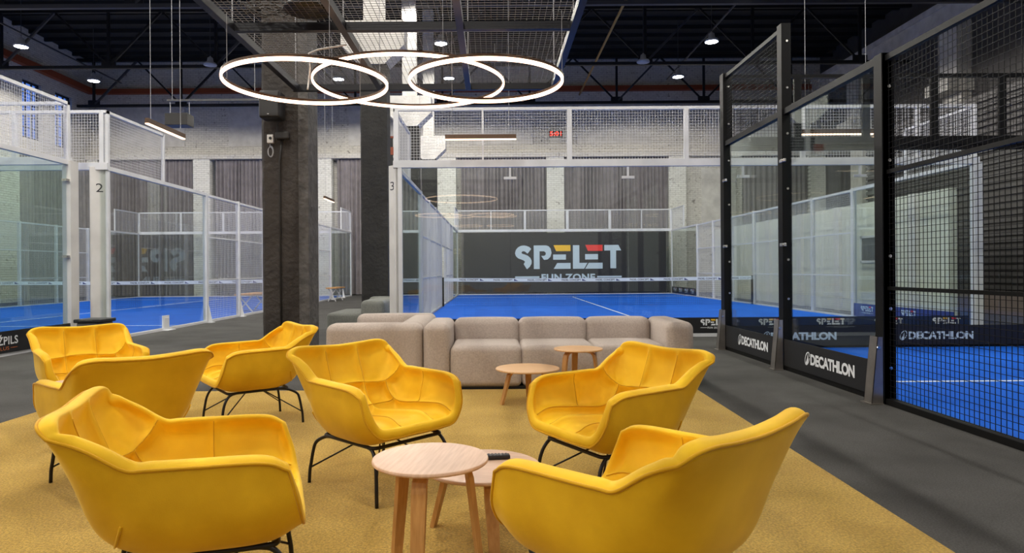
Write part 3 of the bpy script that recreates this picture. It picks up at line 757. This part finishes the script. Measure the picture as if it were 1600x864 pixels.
# ------------------------------------------------------------------ armchairs
SN = [ # inner surface: rows front lip -> top of back ; columns centre -> rim
 [(0,.318,.368),(.15,.318,.368),(.245,.312,.382),(.292,.298,.460),(.308,.268,.556)],
 [(0,.215,.406),(.15,.215,.406),(.250,.212,.416),(.290,.206,.500),(.310,.200,.582)],
 [(0,.030,.390),(.15,.030,.390),(.246,.028,.402),(.286,.022,.500),(.308,.020,.588)],
 [(0,-.170,.372),(.15,-.165,.372),(.238,-.140,.390),(.280,-.115,.495),(.304,-.095,.590)],
 [(0,-.262,.425),(.15,-.257,.425),(.232,-.228,.445),(.278,-.180,.520),(.302,-.156,.594)],
 [(0,-.314,.545),(.15,-.308,.545),(.238,-.288,.562),(.286,-.262,.608),(.306,-.250,.652)],
 [(0,-.380,.722),(.15,-.380,.728),(.252,-.372,.734),(.300,-.362,.724),(.317,-.348,.700)]]
SO = [ # outer shell
 [(0,.326,.328),(.15,.326,.328),(.255,.320,.342),(.324,.302,.425),(.340,.276,.536)],
 [(0,.225,.292),(.15,.225,.292),(.260,.218,.300),(.338,.200,.400),(.352,.204,.565)],
 [(0,.030,.286),(.15,.030,.286),(.258,.025,.295),(.335,.020,.400),(.350,.018,.571)],
 [(0,-.150,.287),(.15,-.150,.289),(.242,-.142,.302),(.325,-.128,.410),(.346,-.112,.573)],
 [(0,-.288,.345),(.15,-.283,.350),(.232,-.262,.375),(.308,-.218,.470),(.340,-.182,.579)],
 [(0,-.362,.530),(.15,-.357,.530),(.245,-.340,.548),(.316,-.312,.590),(.342,-.280,.643)],
 [(0,-.424,.710),(.15,-.423,.716),(.256,-.415,.722),(.316,-.402,.714),(.343,-.374,.692)]]
UC = [0,.4,.66,.84,1]
def cr(p0, p1, p2, p3, t):
    return .5*((2*p1)+(p2-p0)*t+(2*p0-5*p1+4*p2-p3)*t*t+(3*p1-p0-3*p2+p3)*t**3)
def spline(pts, t):   # pts list of Vectors, t in 0..1 uniformly
    n = len(pts)-1; f = min(max(t,0),1)*n; i = min(int(f), n-1); u = f-i
    a = pts[i-1] if i > 0 else pts[0]*2-pts[1]; d = pts[i+2] if i+2 <= n else pts[n]*2-pts[n-1]
    return cr(a, pts[i], pts[i+1], d, u)
def full(net_):
    out = []
    for r in net_:
        R = [Vector(p) for p in r]; out.append([Vector((-p.x,p.y,p.z)) for p in reversed(R[1:])]+R)
    return out
FULL, FULLO = full(SN), full(SO)
UX = [-x for x in reversed(UC[1:])]+UC
def usurf(u, s, net_=None):
    net_ = net_ or FULL
    # u in -1..1 piecewise along columns
    k = 0
    while k < 7 and u > UX[k+1]: k += 1
    t = (k+(u-UX[k])/(UX[k+1]-UX[k]))/8.0
    rows = [spline(net_[i], t) for i in range(7)]
    return spline(rows, s)
NU, NS = 88, 84
def s_mid(au): return .80-.085*au*au
SEAMS = []   # lists of (u, s)
for sg in (-1, 1):
    SEAMS.append([(sg*.28, .01+.97*k/60) for k in range(61)])
    SEAMS.append([(sg*.68, .02+(s_mid(.68)-.02)*k/50) for k in range(51)])
    SEAMS.append([(sg*(.68+.31*k/16), .34) for k in range(17)])
SEAMS.append([(-.99+1.98*k/60, s_mid(abs(-.99+1.98*k/60))) for k in range(61)])
SEAMS.append([(-.68+1.36*k/40, .56) for k in range(41)])
def puff(u, s):
    def g(d, w): return 1-math.exp(-abs(d)/w)
    au = abs(u)
    h = g(au-.28, .045)
    d = s-s_mid(au)
    h = min(h, g(d, .030))
    if d < 0: h = min(h, g(au-.68, .045))
    elif d < .10: h = min(h, g(math.hypot(au-.68, d), .05)) if abs(au-.68) < .15 else h
    if au < .68: h = min(h, g(s-.56, .030))
    if au > .68: h = min(h, .3+.7*g(s-.34, .03))
    e = min(1, (1-au)/.10, s/.07, (1-s)/.06)
    e = max(0, e); e = e*(2-e)
    return h*e
def chair_meshes():
    P = [[usurf(-1+2*i/NU, j/NS) for i in range(NU+1)] for j in range(NS+1)]
    def nrm(j, i):
        a = P[j][min(i+1,NU)]-P[j][max(i-1,0)]; b = P[min(j+1,NS)][i]-P[max(j-1,0)][i]
        return a.cross(b).normalized()
    Nn = [[nrm(j,i) for i in range(NU+1)] for j in range(NS+1)]
    Pi = [[P[j][i]+Nn[j][i]*(.042*puff(-1+2*i/NU, j/NS)-.012) for i in range(NU+1)] for j in range(NS+1)]
    Po = [[usurf(-1+2*i/NU, j/NS, FULLO) for i in range(NU+1)] for j in range(NS+1)]
    loop = [(0,i) for i in range(NU+1)]+[(j,NU) for j in range(1,NS+1)]+[(NS,i) for i in range(NU-1,-1,-1)]+[(j,0) for j in range(NS-1,0,-1)]
    W_ = NU+1
    cush = MB(); cush.v = [tuple(p) for row in Pi for p in row]
    for j in range(NS):
        for i in range(NU): cush.f.append((j*W_+i, j*W_+i+1, (j+1)*W_+i+1, (j+1)*W_+i))
    n = len(loop); outs = []; K = 7
    for q in range(n):
        a = P[loop[(q+1) % n][0]][loop[(q+1) % n][1]]; b = P[loop[q-1][0]][loop[q-1][1]]
        tn_ = (a-b).normalized(); j, i = loop[q]
        o_ = (Pi[j][i]-Po[j][i]).normalized().cross(tn_).normalized()
        inner = P[min(max(j,3),NS-3)][min(max(i,3),NU-3)]
        if (P[j][i]-inner).dot(o_) < 0: o_ = -o_
        outs.append(o_)
    for _ in range(5): outs = [(outs[q-1]+outs[q]*2+outs[(q+1) % n]).normalized() for q in range(n)]
    ringidx = [[j*W_+i for j, i in loop]]
    def arc(q, a, ex=0.0):
        j, i = loop[q]; pin, pout = Pi[j][i], Po[j][i]; mid = (pin+pout)/2; rad = (pin-pout).length/2; dn = (pin-pout).normalized()
        return mid+dn*(rad*math.cos(a))+outs[q]*(rad*.62*math.sin(a)+ex)
    for k in range(1, K+1):
        a = PI*k/K*.86; idx = []
        for q in range(n): idx.append(len(cush.v)); cush.v.append(tuple(arc(q, a)))
        ringidx.append(idx)
    for k in range(K):
        A, B = ringidx[k], ringidx[k+1]
        for q in range(n): cush.f.append((A[(q+1) % n], A[q], B[q], B[(q+1) % n]))
    cush.m = [0]*len(cush.f)
    sh = MB(); sh.v = [tuple(p) for row in Po for p in row]
    for j in range(NS):
        for i in range(NU): sh.f.append((j*W_+i, (j+1)*W_+i, (j+1)*W_+i+1, j*W_+i+1))
    A = [j*W_+i for j, i in loop]; B = []
    for q in range(n): B.append(len(sh.v)); sh.v.append(tuple(arc(q, PI*.86)))
    for q in range(n): sh.f.append((A[q], A[(q+1) % n], B[(q+1) % n], B[q]))
    sh.m = [0]*len(sh.f)
    pip = MB().tube([arc(q, PI*.86, .003) for q in range(n)], .0052, 8, closed=True)
    seams = MB()
    for line in SEAMS:
        pts = []
        for u, s in line:
            i = (u+1)/2*NU; j = s*NS; i0, j0 = min(int(i), NU-1), min(int(j), NS-1); fi, fj = i-i0, j-j0
            p = (Pi[j0][i0]*(1-fi)+Pi[j0][i0+1]*fi)*(1-fj)+(Pi[j0+1][i0]*(1-fi)+Pi[j0+1][i0+1]*fi)*fj
            pts.append(p-Nn[j0][i0]*.0002)
        seams.tube(pts, .0021, 5)
    tuck = []
    for sg in (-1, 1):
        pts = []
        for k in range(9):
            pts.append(usurf(sg*(.80-.20*k/8), .60, FULLO)+Vector((sg*.002,-.002,0)))
        tuck.append(MB().tube(pts, .0045, 6))
    return cush, sh, pip, seams, tuck
def make_chair(label):
    t = thing('armchair', label, 'armchair', (0,0,0), 0)
    cush, sh, pip, seams, tuck = chair_meshes()
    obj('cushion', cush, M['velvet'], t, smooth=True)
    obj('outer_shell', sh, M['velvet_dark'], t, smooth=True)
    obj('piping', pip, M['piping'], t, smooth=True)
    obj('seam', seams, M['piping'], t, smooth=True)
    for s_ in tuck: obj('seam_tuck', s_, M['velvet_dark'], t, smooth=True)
    zf = .276; ring = []
    for (cx, cy, a0) in ((.20,.22,0),(-.20,.22,90),(-.20,-.17,180),(.20,-.17,270)):
        for k in range(5):
            a = math.radians(a0+k*22.5); ring.append((cx+.03*math.cos(a), cy+.03*math.sin(a), zf))
    obj('seat_frame', MB().tube(ring, .0095, 8, closed=True), M['black_tube'], t, smooth=True)
    for sx in (-1, 1):
        for sy in (-1, 1):
            path = [(sx*.225, .19 if sy > 0 else -.14, zf-.002), (sx*.228, .232 if sy > 0 else -.195, zf-.012), (sx*.235, sy*.264, zf-.048), (sx*.243, sy*.283, zf-.098), (sx*.249, sy*.293, zf-.16), (sx*.254, sy*.300, .07), (sx*.256, sy*.304, .0)]
            pv = [Vector(p) for p in path]; n = 20; pts = [spline(pv, k/n) for k in range(n+1)]
            obj('leg', MB().tube(pts, .0095, 8), M['black_tube'], t, smooth=True)
            obj('brace', MB().tube([(sx*.252, sy*.296, .085), (sx*.02, sy*.03, zf-.004)], .0048, 6), M['black_tube'], t, smooth=True)
    return t
def heading(fx, fy): return math.atan2(-fx, fy)   # local +Y -> (fx, fy)
G = 'yellow velvet armchairs on the carpet'
chairs = [
 ((-.63,3.70), (.73,-.68), 'yellow velvet armchair left of centre, angled towards the front coffee tables'),
 ((.61,3.50), (-.86,-.50), 'yellow velvet armchair right of centre facing left, in front of the small sofa tables'),
 ((.44,2.11), (-.68,.73), 'yellow velvet armchair in the right foreground, seen from behind and the side'),
 ((-1.02,2.34), (.95,.31), 'largest yellow velvet armchair in the left foreground, seen from its side'),
 ((-2.08,3.74), (-.755,.66), 'yellow velvet armchair turned away, showing only its plain back'),
 ((-3.09,5.14), (.68,-.74), 'yellow velvet armchair farthest left, facing the camera in front of the post marked 2'),
 ((-1.88,5.23), (-.80,-.60), 'yellow velvet armchair in front of the dark pillar, turned left with all legs showing')]
ch0 = make_chair(chairs[0][2]); ch0['group'] = G
for i, (p, f, lab) in enumerate(chairs):
    c_ = ch0 if i == 0 else dup(ch0, label=lab)
    c_.location = (p[0], p[1], .0125); c_.rotation_euler = (0,0,heading(*f))
# ------------------------------------------------------------------ coffee tables
def coffee_table(x, y, R, H, rot, label, warm=False, z0=.012):
    t = thing('coffee_table', label, 'coffee table', (x, y, z0), rot, 'round oak coffee tables')
    tk = .016
    prof = [(.001,H-tk),(R-.006,H-tk),(R-.001,H-tk+.004),(R,H-tk*.5),(R-.002,H-.002),(R-.006,H),(.001,H)]
    obj('tabletop', MB().lathe(prof, (0,0,0), 64), M['wood_top_warm' if warm else 'wood_top'], t, smooth=False, local=True)
    for k in range(3):
        a = 2*PI*k/3; u = Vector((math.cos(a), math.sin(a), 0)); v = Vector((-math.sin(a), math.cos(a), 0))
        pv = []
        r0, r1, rf = R*.15, R*.62, R*.90
        pv = [(r0,H-tk-.010),(r1-.05,H-tk-.010),(r1-.015,H-tk-.016),(r1+.008,H-tk-.040),(r1+.018,H-tk-.075),(rf,0)]
        mb = MB(); n = len(pv); th = .010
        for i, (r, z) in enumerate(pv):
            a_ = pv[max(i-1,0)]; b_ = pv[min(i+1,n-1)]; d = Vector((b_[0]-a_[0], b_[1]-a_[1])); d.normalize(); nn = Vector((-d.y, d.x))
            w_ = .024+.004*min(i,4)/4 - (.006 if i == n-1 else 0)
            for s1, s2 in ((1,-1),(1,1),(-1,1),(-1,-1)):
                q = Vector((r,z))+nn*th*s1; mb.v.append(tuple(u*q.x+v*(w_*s2)+Vector((0,0,max(q.y,0)))))
        for i in range(n-1):
            for k2 in range(4):
                l2 = (k2+1) % 4; mb.f.append((i*4+k2, i*4+l2, (i+1)*4+l2, (i+1)*4+k2)); mb.m.append(0)
        mb.f.append((3,2,1,0)); mb.m.append(0); mb.f.append(tuple((n-1)*4+k2 for k2 in range(4))); mb.m.append(0)
        obj('leg', mb, M['wood_leg'], t, local=True)
    return t
coffee_table(-.246, 2.57, .222, .455, math.radians(-100), 'taller round oak coffee table in the foreground, overlapping the lower one')
coffee_table(-.057, 3.00, .262, .300, math.radians(163), 'lower round oak coffee table in the foreground with the remote on it')
coffee_table(.295, 5.93, .283, .305, math.radians(205), 'low wide round oak table in front of the beige sofa', True)
coffee_table(.775, 6.18, .225, .445, math.radians(215), 'small taller round oak table in front of the beige sofa', True)
coffee_table(-2.72, 4.45, .225, .445, math.radians(30), 'round oak side table half hidden between the two left armchairs')
rm = thing('remote_control', 'black remote control lying on the lower foreground coffee table', 'remote control', (.015,3.09,.3145), math.radians(6))
obj('remote_body', MB().rbox(-.075,.055,-.02,.02,0,.018,.006), M['plastic_black'], rm, smooth=True, merge=True, local=True)
bt = MB()
for i in range(7):
    for j in (-1, 0, 1): bt.box(-.062+i*.016, -.054+i*.016, j*.011-.003, j*.011+.003, .018, .0205)
obj('buttons', bt, M['plastic_grey'], rm, local=True)
# ------------------------------------------------------------------ sofas
def blk_(name, root, x0, x1, y0, y1, z0, z1, r, puff, m, **k):
    return obj(name, MB().rbox(x0, x1, y0, y1, z0, z1, r, puff, 4, 8), m, root, smooth=True, merge=True, **k)
def plinth(root, x0, x1, y0, y1):
    obj('plinth', MB().box(x0+.04, x1-.04, y0+.04, y1-.04, .0, .035), M['plastic_black'], root)
sf = thing('sofa', 'long beige three-seat sofa facing the camera behind the armchairs', 'sofa', (.63, 7.0, .012))
sm = M['sofa']
plinth(sf, -.70, 1.98, 6.60, 7.54)
blk_('armrest', sf, -.70, -.435, 6.60, 7.54, .03, .655, .075, .006, sm)
blk_('armrest', sf, 1.705, 1.975, 6.60, 7.54, .03, .655, .075, .006, sm)
for a, b in ((-.43,.27),(.275,1.005),(1.01,1.70)):
    blk_('seat', sf, a, b, 6.60, 7.33, .03, .435, .055, .012, sm)
    blk_('backrest', sf, a, b, 7.27, 7.54, .30, .655, .07, .010, sm)
    blk_('back_base', sf, a, b, 7.33, 7.54, .03, .32, .02, 0, sm)
sf = thing('sofa', 'beige sofa turned left, its flat side panel against the left end of the long sofa', 'sofa', (-1.2, 7.4, 0))
plinth(sf, -1.66, -.71, 6.60, 8.35)
blk_('armrest', sf, -1.66, -.712, 6.60, 6.87, .03, .655, .075, .006, sm)
blk_('armrest', sf, -1.66, -.712, 8.10, 8.36, .03, .655, .075, .006, sm)
blk_('backrest', sf, -.99, -.712, 6.86, 8.11, .03, .65, .075, .006, sm)
for a, b in ((6.88,7.48),(7.485,8.09)): blk_('seat', sf, -1.65, -.98, a, b, .03, .43, .055, .01, sm)
sf = thing('sofa', 'green-grey sofa in the aisle beside the black pillar and post 3', 'sofa', (-2.4, 12.8, 0)); sm = M['sofa_dark']
plinth(sf, -2.98, -1.96, 11.95, 13.75)
blk_('seat', sf, -2.98, -2.36, 11.95, 13.40, .03, .43, .06, .012, sm)
blk_('backrest', sf, -2.38, -1.96, 12.0, 13.40, .03, .65, .075, .01, sm)
blk_('armrest', sf, -2.50, -1.96, 13.42, 13.72, .03, .66, .075, .006, sm)
# ------------------------------------------------------------------ small things
b = thing('bench', 'small bench with a wooden seat inside the left court beside its mesh wall', 'bench', (-7.2, 20.4, .018))
obj('seat', MB().box(-7.45,-6.95,19.3,21.0,.50,.54), M['wood_leg'], b)
for yy in (19.5, 20.8): obj('leg', MB().tube([(-7.4,yy,.02),(-7.0,yy,.5)], .022, 6).tube([(-7.0,yy,.02),(-7.4,yy,.5)], .022, 6), M['white_metal'], b)
b = thing('bench', 'small wooden bench beside the far end of the left cage', 'bench', (-6.3, 27.0, 0))
obj('seat', MB().box(-6.5,-6.1,26.0,27.6,.50,.54), M['wood_leg'], b)
for yy in (26.2, 27.4): obj('leg', MB().tube([(-6.45,yy,.0),(-6.15,yy,.5)], .022, 6).tube([(-6.15,yy,.0),(-6.45,yy,.5)], .022, 6), M['white_metal'], b)
b = thing('litter_bin', 'grey lidded bin in front of the post marked 2, behind the farthest left armchair', 'bin', (-6.19, 10.4, 0))
obj('bin_body', MB().rbox(-6.34,-6.00,10.2,10.6,0,.42,.02), M['plastic_grey'], b, smooth=True, merge=True)
obj('lid', MB().rbox(-6.37,-5.97,10.17,10.63,.42,.475,.015), M['plastic_black'], b, smooth=True, merge=True)
obj('handle', MB().tube([(-6.27,10.165,.45),(-6.27,10.15,.46),(-6.07,10.15,.46),(-6.07,10.165,.45)], .006, 6), M['chrome'], b)
# equipment trolley by the curtain near the far pillar
b = thing('hose_reel', 'dark coiled reel standing on the floor by the far grey curtain', 'reel', (-4.75, 31.2, 0))
obj('reel', MB().lathe([(.1,-.1),(.42,-.1),(.42,-.07),(.15,-.06),(.15,.06),(.42,.07),(.42,.1),(.1,.1)], (-4.75,31.2,.9), 20, axis='x'), M['plastic_black'], b)
obj('stand', MB().tube([(-4.9,31.0,0),(-4.9,31.2,.9),(-4.6,31.2,.9),(-4.6,31.0,0)], .03, 6).tube([(-4.9,31.4,0),(-4.9,31.2,.9)], .03, 6), M['plastic_grey'], b)
# red display clock on the back wall
b = thing('wall_clock', 'small red digital display high on the back brick wall', 'clock', (3.05, 32.9, 7.8))
obj('case', MB().box(2.75, 3.42, 32.8, 32.95, 7.66, 7.98), M['plastic_black'], b)
tx = MB(); put_text(tx, 'CLK', frame2d((0,32.795,0),(1,0,0)), 2.80, 3.36, 7.71, 7.93); obj('digits', tx, M['red_led'], b)
# hanging bar and box above court 2
b = thing('hanging_rail', 'thin dark rail suspended across the left side near the brick wall', 'rail', (-6.3, 13.0, 4.5))
obj('bar', MB().box(-6.3, -4.45, 13.0, 13.05, 4.49, 4.53), M['truss_grey'], b)
for x in (-6.2,-4.6): obj('cable', MB().tube([(x,13.02,4.53),(x,13.02,ZC-.02)], .004, 4), M['cable'], b)
b = thing('hanging_speaker', 'dark rectangular speaker box hanging from the suspended rail', 'speaker', (-6.05, 13.0, 4.0))
obj('cabinet', MB().rbox(-6.27,-5.84,12.85,13.15,4.0,4.23,.01), M['lamp_black'], b, smooth=False, merge=True)
for x in (-6.24,-5.87): obj('strap', MB().tube([(x,13.02,4.23),(x,13.02,4.48)], .006, 4), M['cable'], b)
# ------------------------------------------------------------------ suspended mesh platform
PZ = 3.23; px = [-2.22,-1.27,-.27,.70]; py = [-.1,1.85,3.80,5.75,7.66]
b = thing('mesh_platform', 'suspended steel grid platform hanging above the seating area', 'ceiling grid', (-.76, 3.8, PZ))
for x in px: obj('long_beam', MB().box(x-.03, x+.03, py[0], py[-1], PZ, PZ+.07), M['platform'], b)
for y in py: obj('cross_beam', MB().box(px[0]-.05, px[-1]+.03, y-.03, y+.03, PZ+.002, PZ+.072), M['platform'], b)
class FH:
    n = Vector((0,0,1))
    def __call__(s, a, b_): return Vector((a, b_, PZ+.075))
for k in range(4):
    mb = MB(); wires(mb, FH(), px[0], px[-1], py[k]+.001, py[k+1], .0024, .05); obj('grid_mesh', mb, M['platform_wire'], b, stuff=True)
for x in (px[0], px[1], px[2], px[-1]):
    for y in (1.85, 5.75, 7.6):
        obj('hanger', MB().tube([(x,y,PZ+.07),(x,y,ZC-.02)], .006, 4), M['cable'], b)
cc = MB(); rnd = random.Random(3)
for k in range(7):
    r_ = rnd.uniform(.10,.17); cx, cy = -1.85+rnd.uniform(-.04,.04), 5.55+rnd.uniform(-.04,.04)
    cc.tube([(cx+r_*math.cos(2*PI*t/20)*1.5, cy+r_*math.sin(2*PI*t/20), PZ+.10+.02*k+.015*math.sin(t*1.7+k)) for t in range(20)], .007, 5, closed=True)
o = obj('cable_coil', cc, M['cable_black'], smooth=True); tag(o, 'tangled coil of black cable lying on the suspended grid', 'cable coil')
b = thing('ceiling_speaker', 'dark dish-shaped speaker lying on the suspended grid beside the cable coil', 'speaker', (-1.50, 5.5, PZ+.08))
obj('dish', MB().lathe([(.02,.12),(.06,.12),(.10,.08),(.19,.03),(.20,.0),(.01,.0)], (-1.50,5.5,PZ+.082), 24), M['plastic_black'], b, smooth=True)
obj('clip', MB().box(-1.53,-1.47,5.48,5.52,PZ+.20,PZ+.23), M['chrome'], b)
# ------------------------------------------------------------------ ring lights
def ring_light(x, y, z, R, label, cabs):
    t = thing('ring_light', label, 'pendant light', (x, y, z), group='ring pendant lights')
    n = 96; w = .0085; h = .036
    def ringmesh(pr):
        mb = MB(); K = len(pr)
        for i in range(n):
            a = 2*PI*i/n
            for (dr, dz) in pr: mb.v.append(((R+dr)*math.cos(a), (R+dr)*math.sin(a), dz))
        for i in range(n):
            j = (i+1) % n
            for k in range(K):
                l = (k+1) % K; mb.f.append((i*K+k, j*K+k, j*K+l, i*K+l)); mb.m.append(0)
        return mb
    obj('housing', ringmesh([(-w,.016),(w,.016),(w,h),(-w,h)]), M['lamp_brown'], t, local=True)
    obj('diffuser', ringmesh([(-w*.95,-.006),(-w*.5,-.012),(w*.5,-.012),(w*.95,-.006),(w*.95,.0155),(-w*.95,.0155)]), M['ring_glow'], t, local=True, smooth=True)
    for a in cabs:
        a = math.radians(a); q = (R*math.cos(a), R*math.sin(a))
        obj('suspension_cable', MB().tube([(q[0],q[1],h),(q[0],q[1],(PZ if z < PZ and abs(x+q[0]+.76) < 1.4 else ZC-.165)-z-.005)], .0022, 4), M['cable'], t, local=True)
    return t
ring_light(-1.463, 5.30, 1.18+.279*5.30, .628, 'left glowing warm-white ring light over the seating', (180, 60, -60))
ring_light(-.795, 6.46, 1.18+.277*6.46, .905, 'largest glowing ring light, hanging behind and between the other two', (90, 200, 335))
ring_light(-.048, 5.30, 1.18+.279*5.30, .600, 'right glowing warm-white ring light over the seating', (0, 120, 240))
cb = MB().tube([(-1.62,5.9,2.78),(-1.63,5.95,2.82),(-1.62,5.98,3.0),(-1.63,5.98,3.12),(-1.55,6.0,3.16),(-1.3,6.0,3.2)], .008, 6)
o = obj('dangling_cable', cb, M['plastic_white'], smooth=True); tag(o, 'loose white cable dangling behind the left and middle ring lights', 'cable')
# ------------------------------------------------------------------ linear lamps
def linear_lamp(x, y, z, L, along, label):
    t = thing('linear_lamp', label, 'pendant light', (x, y, z), group='linear pendant lamps')
    hx, hy = (L/2, .028) if along == 'x' else (.028, L/2)
    obj('housing', MB().box(-hx,hx,-hy,hy,.012,.085), M['lamp_brown'], t, local=True)
    obj('diffuser', MB().box(-hx+.003,hx-.003,-hy+.003,hy-.003,-.004,.0118), M['linear_glow'], t, local=True)
    for s_ in (-.8, .8):
        qx, qy = hx*s_ if along == 'x' else 0, hy*s_ if along == 'y' else 0
        obj('suspension_cable', MB().tube([(qx,qy,.085),(qx,qy,ZC-.17-z)], .004, 4), M['cable'], t, local=True)
linear_lamp(-.2, 11.35, 3.385, 1.20, 'x', 'long linear lamp in front of the mesh above court 3, left of the red clock')
linear_lamp(5.62, 11.0, 3.36, 1.24, 'x', 'linear lamp seen through the black cage glass on the right')
linear_lamp(-5.12, 10.55, 3.385, 1.20, 'y', 'linear lamp left of the pillar, pointing into the distance')
linear_lamp(-5.12, 21.0, 3.385, 1.20, 'y', 'distant linear lamp seen between the two dark pillars')
linear_lamp(-5.12, 5.0, 3.385, 1.20, 'y', 'linear lamp above the left aisle, outside the view beside the lounge')
for xx, yy, R_, sd in ((-1.34,-2.6,.65,'nearer left'),(.27,-2.6,.64,'nearer right'),(-1.14,-8.2,.66,'farther left'),(.33,-8.2,.64,'farther right')):
    ring_light(xx, yy, 3.26, R_, 'glowing ring light behind the camera, the %s of four' % sd, (0,120,240))
linear_lamp(8.4, 8.2, 3.36, 1.24, 'x', 'linear lamp above the black court at the right edge')
# ------------------------------------------------------------------ high-bay lamps
rows = [(-16.6,'over the far left court edge'),(-6.4,'over the right edge of the left court'),(-1.8,'above the pillar row'),(7.75,'over the right edge of court 3')]
proto = None; ordn = ['farthest','second farthest','third farthest','fourth farthest','fifth farthest','sixth farthest','seventh farthest','eighth farthest','nearest']
def light_for(root):
    # wide reflector: even light out to just below the horizontal, nothing above
    ld = bpy.data.lights.new('highbay_light', 'SPOT'); ld.shadow_soft_size = .2; ld.energy = HIGHBAY_W; ld.color = (1,.95,.86); ld.spot_size = math.radians(172); ld.spot_blend = .12
    lo = bpy.data.objects.new('highbay_light', ld); C.objects.link(lo); lo.parent = root; lo.location = (0,0,-.08); return lo
def highbay(x, y, label, lit=True):
    t = thing('highbay_lamp', label, 'ceiling lamp', (x, y, 9.2), group='high-bay ceiling lamps')
    obj('housing', MB().lathe([(.24,-.03),(.25,0),(.22,.06),(.12,.12),(.10,.26),(.04,.30),(.02,.34)], (0,0,0), 20), M['lamp_white'], t, smooth=True, local=True)
    obj('lens', MB().lathe([(.01,-.045),(.17,-.042),(.215,-.03)], (0,0,0), 20), M['bay_glow'] if lit else M['lamp_white'], t, smooth=True, local=True)
    obj('stem', MB().tube([(0,0,.34),(0,0,ZC-9.2-.165)], .012, 5), M['truss_grey'], t, local=True)
    if lit: light_for(t)
    return t
ld0 = None
for x, nm in rows:
    for k in range(9):
        y = 28.0-4.3*k
        highbay(x, y, '%s lit high-bay lamp %s' % (ordn[k], nm))
    o = obj('lighting_rail', MB().box(x+.03, x+.07, -6.4, 30, 9.60, 9.66), M['truss_grey']); tag(o, 'thin lighting rail under the roof '+nm, 'rail')
highbay(5.85, 26.0, 'unlit round lamp at the right truss node', False)
highbay(-10.9, 26.0, 'unlit round lamp at the left truss node', False)
o = thing('orange_brace', 'orange steel brace pieces seen between the black pillar and post 3', 'brace', (-3.2, 20.9, 4.8))
for za, zb_ in ((4.78,5.02),(5.30,5.36)): obj('brace_bar', MB().box(-3.45,-2.95,20.85,20.95,za,zb_), M['orange'], o)
obj('brace_stem', MB().box(-3.2,-3.1,20.88,20.92,0,5.36), M['truss'], o)
